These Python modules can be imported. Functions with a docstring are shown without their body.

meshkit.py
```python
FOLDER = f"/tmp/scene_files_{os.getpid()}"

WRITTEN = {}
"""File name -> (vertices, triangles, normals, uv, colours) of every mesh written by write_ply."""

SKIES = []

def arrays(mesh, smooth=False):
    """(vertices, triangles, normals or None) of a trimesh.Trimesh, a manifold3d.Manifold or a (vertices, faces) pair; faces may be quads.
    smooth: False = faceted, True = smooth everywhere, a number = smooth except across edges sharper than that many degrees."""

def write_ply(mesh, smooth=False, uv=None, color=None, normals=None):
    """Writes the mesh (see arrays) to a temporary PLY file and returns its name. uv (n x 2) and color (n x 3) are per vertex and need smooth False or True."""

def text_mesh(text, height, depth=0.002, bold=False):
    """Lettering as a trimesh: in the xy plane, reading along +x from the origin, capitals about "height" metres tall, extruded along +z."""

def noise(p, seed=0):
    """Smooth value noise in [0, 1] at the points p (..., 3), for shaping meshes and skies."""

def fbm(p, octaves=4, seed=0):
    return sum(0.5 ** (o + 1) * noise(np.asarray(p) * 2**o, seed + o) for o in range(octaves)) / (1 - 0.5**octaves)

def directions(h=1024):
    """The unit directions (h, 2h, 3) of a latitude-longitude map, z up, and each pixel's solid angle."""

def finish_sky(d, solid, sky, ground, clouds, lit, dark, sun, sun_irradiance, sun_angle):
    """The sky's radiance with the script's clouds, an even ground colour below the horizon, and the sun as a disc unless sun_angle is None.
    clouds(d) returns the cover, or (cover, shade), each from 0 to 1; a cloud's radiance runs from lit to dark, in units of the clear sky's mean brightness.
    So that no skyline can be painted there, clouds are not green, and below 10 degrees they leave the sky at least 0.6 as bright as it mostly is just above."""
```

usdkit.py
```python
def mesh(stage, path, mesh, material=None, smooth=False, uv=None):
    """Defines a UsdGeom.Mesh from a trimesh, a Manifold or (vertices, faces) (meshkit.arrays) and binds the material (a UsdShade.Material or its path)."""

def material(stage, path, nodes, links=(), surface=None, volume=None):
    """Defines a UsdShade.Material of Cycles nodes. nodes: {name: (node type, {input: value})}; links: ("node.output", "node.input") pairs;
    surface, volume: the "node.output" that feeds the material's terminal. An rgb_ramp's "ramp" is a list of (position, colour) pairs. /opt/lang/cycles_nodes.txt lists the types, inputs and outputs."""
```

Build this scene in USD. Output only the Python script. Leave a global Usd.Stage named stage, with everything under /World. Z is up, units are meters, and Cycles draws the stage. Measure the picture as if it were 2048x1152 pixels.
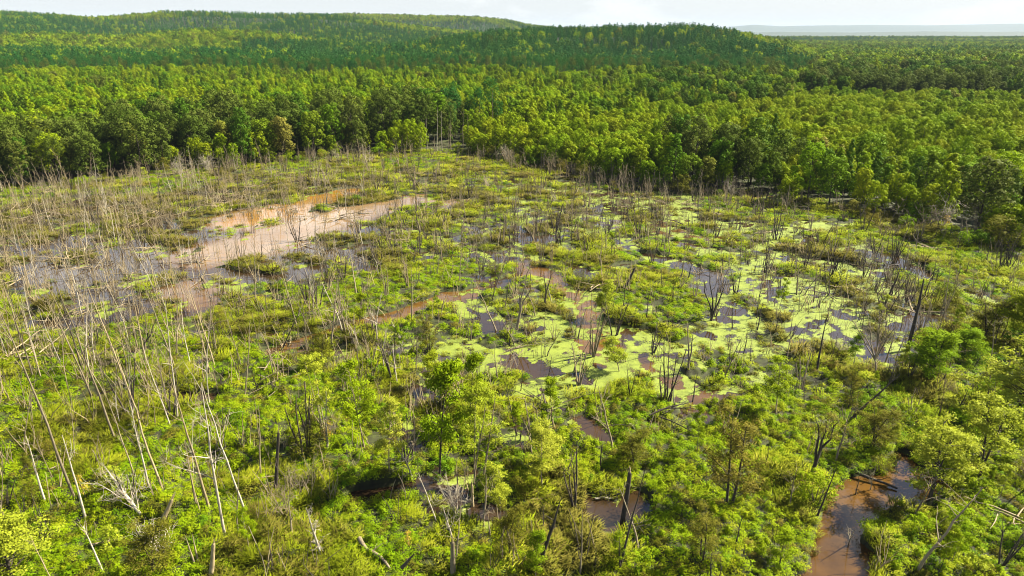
import math
import numpy as np
from scipy import ndimage
from pxr import Usd, UsdGeom, UsdLux, UsdShade, Gf, Sdf, Vt
import usdkit

stage = Usd.Stage.CreateInMemory()
UsdGeom.SetStageUpAxis(stage, 'Z')
UsdGeom.Xform.Define(stage, '/World')
UsdGeom.Scope.Define(stage, '/World/Looks')
PI = math.pi
RNG = np.random.default_rng(7)

# ------------------------------------------------------------------ camera
CAM_H, PITCH, F = 36.0, math.radians(20.3), 1365.0        # drone height, pitch down, focal length in photo pixels (2048 wide)
cam = UsdGeom.Camera.Define(stage, '/World/camera')
cam.CreateHorizontalApertureAttr(36.0)
cam.CreateVerticalApertureAttr(20.25)
cam.CreateFocalLengthAttr(36.0 * F / 2048.0)
cam.CreateClippingRangeAttr(Gf.Vec2f(0.5, 60000.0))
cam.CreateExposureAttr(2.68)
cam.AddTranslateOp().Set(Gf.Vec3d(0, 0, CAM_H))
cam.AddRotateXOp().Set(90.0 - math.degrees(PITCH))

# ------------------------------------------------------------------ sun and sky
SUN_AZ, SUN_EL = math.radians(74.0), math.radians(42.0)     # azimuth clockwise from +y
SUN = np.array([math.sin(SUN_AZ) * math.cos(SUN_EL), math.cos(SUN_AZ) * math.cos(SUN_EL), math.sin(SUN_EL)])
sun = UsdLux.DistantLight.Define(stage, '/World/sun')
sun.CreateIntensityAttr(1.25)
sun.CreateNormalizeAttr(True)
sun.CreateAngleAttr(0.53)
sun.CreateColorAttr(Gf.Vec3f(1.0, 0.93, 0.78))
sun.AddRotateZOp().Set(-math.degrees(SUN_AZ))
sun.AddRotateXOp().Set(-(90.0 - math.degrees(SUN_EL)))
sky = UsdLux.DomeLight.Define(stage, '/World/sky')
skymat = usdkit.material(stage, '/World/Looks/sky_material', {
    'sky': ('sky_texture', {'sky_type': 'single_scattering', 'sun_disc': False, 'sun_elevation': SUN_EL, 'sun_rotation': SUN_AZ,
                            'aerosol_density': 0.8, 'air_density': 1.0, 'ozone_density': 1.0}),
    'tc': ('texture_coordinate', {}),
    'sep': ('separate_xyz', {}),
    'flat': ('mapping', {'scale': (2.2, 2.2, 7.0), 'location': (0.05, 1.7, 0.0)}),
    'n': ('noise_texture', {'scale': 1.5, 'detail': 7, 'roughness': 0.55, 'distortion': 0.3}),
    'cov': ('map_range', {'from_min': 0.52, 'from_max': 0.66, 'to_min': 0.0, 'to_max': 0.9, 'clamp': True}),
    'veil': ('map_range', {'from_min': 0.0, 'from_max': 0.45, 'to_min': 0.95, 'to_max': 0.0, 'clamp': True}),
    'mix': ('mix_color', {'b': (8.0, 7.8, 7.5)}), 'mixv': ('mix_color', {'b': (2.15, 2.17, 2.22)}),
    'low': ('map_range', {'from_min': 0.02, 'from_max': 0.2, 'to_min': 0.12, 'to_max': 1.0, 'clamp': True}), 'lc': ('math', {'math_type': 'multiply'}),
    'bg': ('background_shader', {'strength': 0.05})},
    [('tc.generated', 'sep.vector'), ('tc.generated', 'flat.vector'), ('flat.vector', 'n.vector'), ('n.fac', 'cov.value'), ('sep.z', 'veil.value'),
     ('sep.z', 'low.value'), ('cov.result', 'lc.value1'), ('low.result', 'lc.value2'), ('sky.color', 'mixv.a'), ('veil.result', 'mixv.fac'), ('mixv.result', 'mix.a'), ('lc.value', 'mix.fac'), ('mix.result', 'bg.color')],
    surface='bg.background')
UsdShade.MaterialBindingAPI.Apply(sky.GetPrim()).Bind(skymat)
HAZE = 3.2e-5
LEAF = 1.3                                                  # reflected and transmitted light together


# ------------------------------------------------------------------ helpers
def tag(p, label=None, cat=None, group=None, kind=None):
    p = p.GetPrim() if hasattr(p, 'GetPrim') else p
    for k, v in (('label', label), ('category', cat), ('group', group), ('kind', kind)):
        if v:
            p.SetCustomDataByKey(k, v)
    return p


tag(sky, 'pale hazy daylight sky with thin white cloud', 'sky', kind='structure')
COUNT = {}


def free(name, parent='/World'):
    k = (parent, name)
    n = COUNT.get(k, 0)
    COUNT[k] = n + 1
    return f'{parent}/{name}' if n == 0 else f'{parent}/{name}_{n:03d}'


def put(path, mesh, mat):
    v, f, n = mesh
    m = UsdGeom.Mesh.Define(stage, path)
    m.CreatePointsAttr(Vt.Vec3fArray.FromNumpy(np.ascontiguousarray(v, np.float32)))
    m.CreateFaceVertexCountsAttr(Vt.IntArray.FromNumpy(np.full(len(f), 3, np.int32)))
    m.CreateFaceVertexIndicesAttr(Vt.IntArray.FromNumpy(np.ascontiguousarray(f, np.int32).ravel()))
    m.CreateSubdivisionSchemeAttr('none')
    if n is not None:
        m.CreateNormalsAttr(Vt.Vec3fArray.FromNumpy(np.ascontiguousarray(n, np.float32)))
        m.SetNormalsInterpolation('vertex')
    UsdShade.MaterialBindingAPI.Apply(m.GetPrim()).Bind(mat)
    return m


def unit(v):
    return v / np.maximum(np.linalg.norm(v, axis=-1, keepdims=True), 1e-9)


def merge(ms):
    ms = [m for m in ms if len(m[0])]
    at = np.cumsum([0] + [len(m[0]) for m in ms])
    return np.vstack([m[0] for m in ms]), np.vstack([m[1] + a for m, a in zip(ms, at)]), np.vstack([m[2] for m in ms])


def tube(p, r, sides=5, tip=True):
    p = np.asarray(p, float)
    r = np.broadcast_to(np.asarray(r, float), (len(p),)).copy()
    d = unit(np.gradient(p, axis=0))
    ref = np.where(np.abs(d[:, 2:3]) > 0.9, [[1.0, 0, 0]], [[0, 0, 1.0]])
    a = unit(np.cross(d, ref))
    b = np.cross(d, a)
    an = np.arange(sides) * 2 * PI / sides
    ring = np.cos(an)[None, :, None] * a[:, None] + np.sin(an)[None, :, None] * b[:, None]
    v = (p[:, None] + r[:, None, None] * ring).reshape(-1, 3)
    n = ring.reshape(-1, 3)
    i, j = np.meshgrid(np.arange(len(p) - 1), np.arange(sides), indexing='ij')
    q = np.stack([i * sides + j, i * sides + (j + 1) % sides, (i + 1) * sides + (j + 1) % sides, (i + 1) * sides + j], -1).reshape(-1, 4)
    f = np.vstack([q[:, [0, 1, 2]], q[:, [0, 2, 3]]])
    if tip:
        for k, c, s in ((len(p) - 1, p[-1] + d[-1] * r[-1] * 0.5, 1), (0, p[0], -1)):
            base = len(v)
            v = np.vstack([v, c[None]])
            n = np.vstack([n, s * d[k][None]])
            jj = np.arange(sides)
            f = np.vstack([f, np.stack([k * sides + jj, k * sides + (jj + 1) % sides, np.full(sides, base)], 1)[:, ::s]])
    return v, f, n


def leaves(rng, p, o, L, W, mix=0.8, soft=0.7):
    """Leaf-sized faces at p facing roughly o."""
    k = len(p)
    nrm = unit(o * mix + unit(rng.normal(size=(k, 3))) * (1.25 - mix))
    nrm = np.where((nrm * o).sum(1, keepdims=True) < 0, -nrm, nrm)
    t = unit(np.cross(nrm, rng.normal(size=(k, 3))))
    b = np.cross(nrm, t)
    L = (L * rng.uniform(0.65, 1.35, (k, 1)))
    W = (W * rng.uniform(0.65, 1.35, (k, 1)))
    v = np.stack([p - t * L / 2, p + b * W / 2 - nrm * L * 0.08, p + t * L / 2, p - b * W / 2 - nrm * L * 0.08], 1).reshape(-1, 3)
    i = np.arange(k)[:, None] * 4
    f = np.vstack([i + [[0, 3, 2]], i + [[0, 2, 1]]])
    n = np.repeat(unit(nrm * (1 - soft) + o * soft), 4, axis=0)
    return v, f, n


def lobe_leaves(rng, c, rad, k, L, W, mix=0.8, soft=0.7, up=0.25, shell=0.72):
    d = unit(rng.normal(size=(k, 3)) + [0, 0, up])
    p = c + d * np.asarray(rad) * rng.uniform(shell, 1.06, (k, 1))
    return leaves(rng, p, unit(d / np.asarray(rad)), L, W, mix, soft)


def grid_noise(seed, size=512):
    return np.random.default_rng(seed).random((size, size)).astype(np.float32)


GN = [grid_noise(100 + i) for i in range(6)]
GS = [ndimage.spline_filter(g, 2, output=np.float32, mode='grid-wrap') for g in GN]


def vnoise(x, y, scale, seed=0, octaves=3, rough=0.5):
    """Value noise, about 0..1, features of about `scale` metres."""
    out, amp, tot = 0, 1.0, 0
    for o in range(octaves):
        out = out + amp * ndimage.map_coordinates((GN if o > 1 else GS)[(seed + o) % 6], [np.asarray(x, float) / scale * 2**o + seed * 17.3 + o * 5.1, np.asarray(y, float) / scale * 2**o + seed * 9.7], order=1 if o > 1 else 2, mode='grid-wrap', prefilter=False)
        tot += amp
        amp *= rough
    return np.clip((out / tot - 0.5) * 1.5 + 0.5, 0, 1)


def sstep(a, b, x):
    t = np.clip((x - a) / (b - a), 0, 1)
    return t * t * (3 - 2 * t)


CP, SP = math.cos(PITCH), math.sin(PITCH)


def ground(px, py, z=0.0):
    """The point at height z that the photograph shows at (px, py)."""
    px, py = np.asarray(px, float), np.asarray(py, float)
    u, w = (px - 1024) / F, (576 - py) / F
    dx, dy, dz = u, CP + w * SP, -SP + w * CP
    t = (z - CAM_H) / dz
    return np.stack([dx * t, dy * t], -1)


def photo(x, y, z=0.0):
    zz = z - CAM_H
    depth = y * CP - zz * SP
    depth = np.where(np.abs(depth) < 1, 1, depth)
    return 1024 + F * x / depth, 576 - F * (y * SP + zz * CP) / depth


# ------------------------------------------------------------------ the lie of the land
EDGE = np.array([(-700, 470), (-300, 400), (0, 374), (150, 364), (300, 347), (500, 328), (650, 312), (780, 302), (900, 299), (945, 306), (1000, 313), (1080, 329), (1150, 346), (1230, 363), (1320, 376),
                 (1400, 381), (1500, 386), (1600, 401), (1700, 421), (1800, 441), (1900, 463), (1980, 481), (2048, 494), (2200, 520), (2500, 580), (3000, 640)], float)
EDGE_P = ground(EDGE[:, 0], EDGE[:, 1] + 7)
EDGE_AZ, EDGE_R = np.arctan2(EDGE_P[:, 0], EDGE_P[:, 1]), np.hypot(*EDGE_P.T)


def edge_r(az):
    return np.interp(az, EDGE_AZ, EDGE_R)


# what grows where: photo position, land above water, duckweed, lime green (else sedge brown), dead trees, shrubs
CTRL = np.array([(-300, 420, .8, 0, .7, .6, .2), (0, 392, .8, 0, .8, .6, .2), (300, 368, .8, 0, .8, .5, .3), (600, 335, .8, 0, .7, .3, .3), (850, 320, .8, 0, .8, .15, .3), (1000, 340, .6, .2, .5, .1, .4), (100, 440, .2, .1, .1, 1, .2),
                 (-250, 470, .15, .1, .1, 1, .2), (300, 420, .22, .1, .1, 1, .2), (200, 450, .15, .1, .1, 1, .2), (420, 400, .1, .2, .2, 1, .2), (550, 365, .3, .1, .3, .8, .3), (800, 365, .3, .3, .3, .4, .5), (950, 400, .35, .5, .5, .2, .6),
                 (1100, 400, .25, .8, .5, .12, .6), (1250, 400, .1, .7, .4, .7, .4), (1400, 410, .1, 1, .6, .5, .3), (1500, 430, .2, 1, .6, .3, .3), (1700, 470, .35, .8, .6, .2, .4), (1900, 500, .6, .5, .8, .15, .4), (2200, 560, .8, .2, .8, .1, .5),
                 (100, 520, -.10, .0, .2, .8, .1), (300, 510, -.08, .1, .2, .7, .1), (450, 470, -.1, .1, .3, .3, .2), (250, 600, .08, .35, .5, .9, .3), (50, 700, .6, 0, .9, .9, .2), (300, 700, .5, .2, .7, .9, .3), (-200, 700, .6, 0, .9, .8, .2),
                 (600, 520, .0, .2, .4, .6, .3), (700, 480, -.1, .1, .4, .5, .2), (850, 460, .3, .3, .5, .5, .7), (780, 575, .8, .1, 1, .25, .2), (600, 600, .5, .2, .7, .6, .4), (1000, 480, .05, .4, .4, .5, .5), (1150, 450, 0, .6, .4, .6, .4), (1150, 510, .4, .6, .9, .2, .2),
                 (1350, 540, .5, .5, 1, .12, .1), (1300, 620, .5, .7, 1, .12, .2), (1550, 540, .05, .8, .5, .5, .4), (1750, 560, .05, .5, .35, .8, .6), (1650, 620, .0, .9, .5, .3, .4), (1900, 580, .5, .3, .8, .4, .4), (1800, 660, .05, .5, .6, .5, .4),
                 (1450, 700, .05, 1, .6, .2, .4), (1300, 690, .0, 1, .7, .1, .2), (1100, 690, .0, .9, .7, .3, .5), (900, 650, .15, .7, .7, .3, .5), (700, 720, .5, .4, .8, .5, .6), (1500, 850, .8, .2, 1, .1, .3), (1250, 900, .8, .1, 1, .1, .3),
                 (1700, 860, .9, 0, .95, .1, .4), (1950, 850, .9, 0, .8, .1, .6), (2200, 900, .9, 0, .8, .1, .6), (100, 900, .9, 0, 1, .6, .3), (400, 900, .7, .2, 1, .6, .3), (650, 900, .5, .4, .9, .4, .3), (900, 960, .3, .4, .7, .4, .4), (1100, 1050, .5, .2, .75, .3, .4),
                 (300, 1100, 1, 0, 1, .3, .2), (-100, 1000, 1, 0, 1, .4, .3), (700, 1100, .9, .1, 1, .2, .2), (1400, 1080, 1, 0, .95, .1, .4), (1850, 1100, .8, 0, .75, .1, .6), (1000, 1300, .9, 0, 1, .1, .3)], float)

# open water the photo shows: photo polyline, half width in metres
WATER = [([(400, 522), (470, 498), (540, 478), (600, 455), (650, 440), (700, 425)], 4.2), ([(490, 440), (560, 430), (620, 408), (690, 385)], 3.4), ([(600, 440), (690, 425), (760, 414), (840, 402)], 3.6),
         ([(430, 515), (520, 485), (640, 450), (740, 425)], 4.2), ([(900, 404), (935, 408)], 1.2), ([(0, 545), (100, 540), (200, 555), (290, 530), (380, 540)], 2.2), ([(0, 500), (120, 490), (250, 480)], 1.4),
         ([(100, 590), (250, 580), (300, 620), (200, 640), (60, 650)], 1.3), ([(430, 545), (560, 560), (640, 540)], 2.0), ([(330, 580), (420, 600), (380, 630)], 1.6), ([(610, 500), (700, 520), (740, 540)], 2.2),
         ([(560, 700), (690, 652), (780, 635), (850, 608), (920, 586), (985, 574), (1060, 536)], 1.4), ([(930, 590), (960, 625), (990, 660)], 1.5), ([(1045, 535), (1110, 548), (1160, 590), (1172, 640), (1195, 680), (1180, 720)], 1.4),
         ([(1180, 690), (1250, 690), (1292, 722), (1335, 755), (1385, 790)], 2.0), ([(1385, 790), (1440, 800), (1480, 790)], 1.0), ([(1020, 728), (1060, 742)], 1.7), ([(1150, 850), (1190, 885)], 1.4), ([(1150, 540), (1190, 560)], 1.3),
         ([(1235, 480), (1285, 500), (1320, 520), (1370, 530)], 1.8), ([(1340, 488), (1400, 495), (1450, 505)], 1.5), ([(1385, 540), (1430, 560), (1455, 600), (1470, 640)], 1.8), ([(1550, 488), (1600, 490), (1620, 480)], 1.6),
         ([(1710, 500), (1790, 520), (1845, 550)], 1.7), ([(1590, 630), (1640, 650), (1700, 690)], 1.7), ([(1820, 660), (1850, 630)], 1.4), ([(1880, 640), (1920, 645)], 1.3), ([(1700, 690), (1730, 720)], 1.3),
         ([(1030, 455), (1060, 490), (1130, 470)], 2.0), ([(1510, 396), (1570, 399)], 1.8), ([(1310, 455), (1360, 470)], 2.6), ([(990, 362), (1030, 366)], 1.5), ([(1180, 420), (1280, 425)], 1.6),
         ([(1650, 1170), (1690, 1110), (1720, 1070)], 1.9), ([(1715, 1075), (1730, 1020), (1760, 985), (1850, 965)], 1.9), ([(1760, 1000), (1810, 1020)], 1.8), ([(1630, 1190), (1600, 1300)], 2.1), ([(1850, 960), (1810, 925)], 0.9), ([(2030, 785), (2070, 770)], 1.0),
         ([(730, 1012), (800, 1000), (850, 985)], 1.0), ([(900, 1000), (990, 1025)], 1.0), ([(1180, 1025), (1260, 1035), (1300, 1010)], 1.1), ([(400, 735), (440, 715)], 1.2), ([(200, 800), (260, 770)], 0.9), ([(330, 790), (420, 800)], 1.0), ([(830, 780), (870, 800)], 1.0)]
LAND = [([(1290, 500), (1350, 510), (1440, 520)], 1.6), ([(150, 520), (185, 515)], 1.2), ([(640, 415), (655, 425)], 0.9), ([(510, 408), (560, 402)], 1.6), ([(1080, 500), (1150, 520), (1230, 515)], 1.7), ([(720, 570), (800, 560), (900, 570)], 2.6), ([(1250, 640), (1330, 650)], 1.4),
        ([(1840, 1040), (1800, 1060), (1770, 1100)], 1.0)]


def seg_dist(x, y, pl):
    d = np.full(x.shape, 1e9)
    P = ground([a[0] for a in pl], [a[1] for a in pl])
    for a, b in zip(P[:-1], P[1:]):
        ab = b - a
        t = np.clip(((x - a[0]) * ab[0] + (y - a[1]) * ab[1]) / (ab @ ab + 1e-9), 0, 1)
        d = np.minimum(d, np.hypot(x - a[0] - t * ab[0], y - a[1] - t * ab[1]))
    return d


def controls(x, y):
    px, py = photo(x, y)
    px, py = np.clip(px, -400, 2400), np.clip(py, 250, 1400)
    sx, sy = 1 / 90.0, 1 / (20 + 0.12 * np.clip(py - 300, 0, 900))
    w = 0
    out = np.zeros(x.shape + (5,))
    for c in CTRL:
        k = 1.0 / (0.25 + ((px - c[0]) * sx) ** 2 + ((py - c[1]) * sy) ** 2) ** 2
        w = w + k
        out += k[..., None] * c[2:]
    return out / w[..., None]


def marsh(x, y):
    """(field: land above 0, water below; the control values) inside the marsh."""
    c = controls(x, y)
    wx, wy = (vnoise(x, y, 7, 2, 2) - 0.5) * 4, (vnoise(x, y, 7, 3, 2) - 0.5) * 4
    n = vnoise(x, y, 5.0, 0, 4, 0.78) - 0.5
    s = c[..., 0] - 0.12 - 0.10 * c[..., 1] + n * 1.35
    for pl, hw in WATER:
        d = seg_dist(x + wx * 0.5, y + wy * 0.5, pl)
        k = 1 - sstep(hw * 0.75, hw * 1.5, d)
        s = s * (1 - k) + k * (-0.75 + 0.55 * np.clip(n, 0, 1))
    s = s + 0.9 * sstep(-9, -2, np.hypot(x, y) - edge_r(np.arctan2(x, np.maximum(y, 1e-3)))) * (photo(x, y)[0] > 1600)
    for pl, hw in LAND:
        k = 1 - sstep(hw * 0.7, hw * 1.4, seg_dist(x + wx * 0.5, y + wy * 0.5, pl))
        s = s * (1 - k) + k * (0.5 + 0.5 * n)
    return s, c


# crest lines: (forward distance, front width, back width, tree height, [(px, py of the skyline)])
RIDGES = [(1000, 430, 700, 15, [(500, 118), (640, 104), (800, 86), (900, 72), (1000, 60), (1100, 54), (1230, 52), (1350, 50), (1420, 53), (1470, 61), (1520, 72), (1580, 84), (1640, 100), (1750, 120)]),
          (2000, 900, 900, 16, [(-900, 24), (-400, 16), (0, 20), (60, 25), (180, 38), (250, 35), (330, 28), (420, 28), (500, 31), (640, 32), (700, 40), (800, 52), (950, 66), (1100, 84)]),
          (2900, 800, 1200, 16, [(100, 60), (500, 46), (640, 33), (700, 35), (780, 36), (850, 38), (930, 38), (1000, 43), (1040, 48), (1070, 54), (1150, 62), (1300, 76)]),
          (1250, 420, 420, 15, [(-900, 60), (-300, 64), (0, 58), (120, 66), (240, 74), (380, 62), (520, 66), (640, 78), (800, 96)]),
          (800, 260, 300, 15, [(-900, 104), (-100, 96), (100, 98), (300, 104), (420, 100), (600, 106), (700, 116)]),
          (9500, 1500, 2500, 12, [(-900, 80), (900, 74), (1400, 70), (1560, 66), (1700, 67), (1850, 65), (2000, 66), (2400, 62), (3200, 70)]),
          (18000, 3000, 3500, 10, [(-900, 60), (1100, 60), (1440, 58), (1480, 55), (1505, 53), (1560, 56), (1640, 54), (1740, 53), (1850, 54), (1960, 52), (2048, 51), (2200, 54), (3200, 60)])]


def terrain(x, y):
    """Height of the land beyond the marsh."""
    az = np.arctan2(x, np.maximum(y, 1e-3))
    px = 1024 + F / CP * np.tan(np.clip(az, -1.1, 1.1))
    h = 0.45 + 2.2 * sstep(260, 600, y) + 1.5 * sstep(230, 400, y) * (vnoise(x, y, 160, 1, 2) - 0.5)
    for Yc, wf, wb, th, prof in RIDGES:
        prof = np.array(prof, float)
        yy = np.interp(px, prof[:, 0], prof[:, 1])
        crest = CAM_H + Yc * ((72 if Yc == 1000 else 75) - yy) / 1551.0 - th
        wob = (vnoise(x, y, Yc * 0.16, 4, 2) - 0.5)
        b = np.where(y < Yc, sstep(Yc - wf, Yc, y + wob * wf * 0.5), 1 - 0.7 * sstep(Yc, Yc + wb, y))
        h = np.maximum(h, (crest + wob * 0.06 * np.clip(crest, 0, 100) - 2) * b + 2 * b)
    return h


def ground_z(x, y, full=False):
    r, az = np.hypot(x, y), np.arctan2(x, np.maximum(y, 1e-3))
    e = edge_r(az) + (vnoise(x, y, 12, 5, 2) - 0.5) * 5
    inside = r < e + 14
    z = np.array(terrain(x, y), float)
    s, c = np.full(x.shape, 1.0), np.zeros(x.shape + (5,))
    if inside.any():
        s_, c_ = marsh(x[inside], y[inside])
        k = sstep(-1.0, 7.0, (r - e)[inside])
        hum = vnoise(x[inside], y[inside], 2.6, 1, 2)
        hum2 = vnoise(x[inside], y[inside], 5.0, 4, 2)
        zm = np.where(s_ > 0, 0.03 + 0.30 * np.tanh(s_ * 2.2) + np.clip(s_ * 2.5, 0, 1) * (0.75 * (hum - 0.35) + 0.8 * np.clip(hum2 - 0.4, 0, 1)) * (1 - 0.45 * sstep(70, 130, r[inside])), np.maximum(s_ * 0.9, -0.6))
        z[inside] = zm * (1 - k) + z[inside] * k
        s[inside], c[inside] = s_ + k * 2, c_
    return (z, s, c, r - e) if full else z


# ------------------------------------------------------------------ materials
def leafmat(name, a, b, dry=None, trans=0.38, vary=0.35, rough=0.7, spec=0.03, patch=18.0):
    """Leaf colour: from leaf to leaf, plant to plant and patch to patch."""
    a, b, dry = (tuple(LEAF * q for q in c) for c in (a, b, dry or b))
    nodes = {'g': ('geometry', {}), 'oi': ('object_info', {}), 'n': ('noise_texture', {'scale': 1.0 / patch, 'detail': 3}),
             'nr': ('map_range', {'from_min': 0.35, 'from_max': 0.65, 'clamp': True}),
             'm1': ('mix_color', {'a': a, 'b': b}), 'orr': ('map_range', {'from_min': 0.55, 'from_max': 1.0, 'to_min': 0.0, 'to_max': vary, 'clamp': True}),
             'm2': ('mix_color', {'b': dry}), 'val': ('map_range', {'from_min': 0, 'from_max': 1, 'to_min': 0.72, 'to_max': 1.28}),
             'hs': ('hsv', {'hue': 0.5, 'saturation': 1.0}), 'av': ('math', {'math_type': 'multiply_add', 'value2': 0.5}), 'hf': ('math', {'math_type': 'multiply', 'value2': 0.5}),
             'p': ('principled_bsdf', {'roughness': rough, 'specular_ior_level': spec}), 't': ('translucent_bsdf', {}), 'mixs': ('mix_closure', {'fac': trans})}
    return usdkit.material(stage, f'/World/Looks/{name}', nodes,
                           [('g.position', 'n.vector'), ('n.fac', 'nr.value'), ('g.random_per_island', 'hf.value1'), ('nr.result', 'av.value1'), ('hf.value', 'av.value3'), ('av.value', 'm1.fac'),
                            ('oi.random', 'orr.value'), ('m1.result', 'm2.a'), ('orr.result', 'm2.fac'), ('g.random_per_island', 'val.value'), ('val.result', 'hs.value'), ('m2.result', 'hs.color'),
                            ('hs.color', 'p.base_color'), ('hs.color', 't.color'), ('p.BSDF', 'mixs.closure1'), ('t.BSDF', 'mixs.closure2')], surface='mixs.closure')


def barkmat(name, a, b, scale=3.0):
    return usdkit.material(stage, f'/World/Looks/{name}', {
        'g': ('geometry', {}), 'mp': ('mapping', {'scale': (scale * 3, scale * 3, scale * 0.6)}), 'n': ('noise_texture', {'scale': 1.0, 'detail': 4}), 'oi': ('object_info', {}),
        'r': ('rgb_ramp', {'ramp': [(0.3, a), (0.7, b)]}), 'v': ('map_range', {'to_min': 0.7, 'to_max': 1.25}), 'hs': ('hsv', {}), 'p': ('principled_bsdf', {'roughness': 0.85, 'specular_ior_level': 0.2}),
        'bp': ('bump', {'strength': 0.5, 'distance': 0.03})},
        [('g.position', 'mp.vector'), ('mp.vector', 'n.vector'), ('n.fac', 'r.fac'), ('oi.random', 'v.value'), ('v.result', 'hs.value'), ('r.color', 'hs.color'), ('hs.color', 'p.base_color'), ('n.fac', 'bp.height'), ('bp.normal', 'p.normal')], surface='p.BSDF')


M = {
    'lime': leafmat('lime_leaf', (0.095, 0.165, 0.002), (0.200, 0.235, 0.004), (0.20, 0.17, 0.01)),
    'willow': leafmat('willow_leaf', (0.088, 0.148, 0.0015), (0.190, 0.216, 0.002), (0.19, 0.17, 0.006), 0.28, patch=45),
    'olive': leafmat('olive_leaf', (0.038, 0.062, 0.006), (0.070, 0.086, 0.009), (0.10, 0.095, 0.02), 0.28, patch=40),
    'green': leafmat('green_leaf', (0.045, 0.102, 0.002), (0.115, 0.160, 0.003), (0.15, 0.14, 0.01), 0.26, patch=60),
    'deep': leafmat('deep_green_leaf', (0.026, 0.066, 0.003), (0.060, 0.105, 0.004), (0.09, 0.10, 0.01), 0.22, patch=50),
    'dull': leafmat('dull_yellow_leaf', (0.085, 0.098, 0.010), (0.150, 0.150, 0.018), (0.17, 0.12, 0.03), 0.28, patch=50),
    'pine': leafmat('pine_needle', (0.012, 0.062, 0.008), (0.030, 0.088, 0.008), (0.05, 0.07, 0.012), 0.15, patch=80),
    'pale': leafmat('pale_leaf', (0.175, 0.215, 0.010), (0.27, 0.275, 0.022), (0.25, 0.23, 0.03), 0.4, rough=0.65, spec=0.05),
    'herb': leafmat('herb_leaf', (0.092, 0.155, 0.0015), (0.220, 0.245, 0.004), (0.21, 0.17, 0.010), 0.28, patch=9),
    'sedge': leafmat('sedge_blade', (0.075, 0.074, 0.008), (0.155, 0.138, 0.022), (0.16, 0.11, 0.03), 0.3, patch=7),
    'grass': leafmat('grass_blade', (0.12, 0.150, 0.004), (0.22, 0.225, 0.010), (0.19, 0.15, 0.03), 0.28, patch=8),
    'brush': leafmat('brush_leaf', (0.070, 0.075, 0.006), (0.120, 0.105, 0.012), (0.16, 0.11, 0.02), 0.3, patch=6),
    'yellow': leafmat('yellow_leaf', (0.30, 0.22, 0.02), (0.36, 0.25, 0.04), (0.34, 0.16, 0.04), 0.35, patch=4),
    'bark': barkmat('grey_bark', (0.078, 0.06, 0.034), (0.155, 0.125, 0.075)),
    'white': barkmat('bleached_wood', (0.15, 0.128, 0.09), (0.27, 0.235, 0.17)),
    'dark': barkmat('dark_bark', (0.014, 0.011, 0.007), (0.045, 0.035, 0.024)),
    'tan': barkmat('tan_twig', (0.10, 0.076, 0.038), (0.185, 0.145, 0.08)),
}
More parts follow.
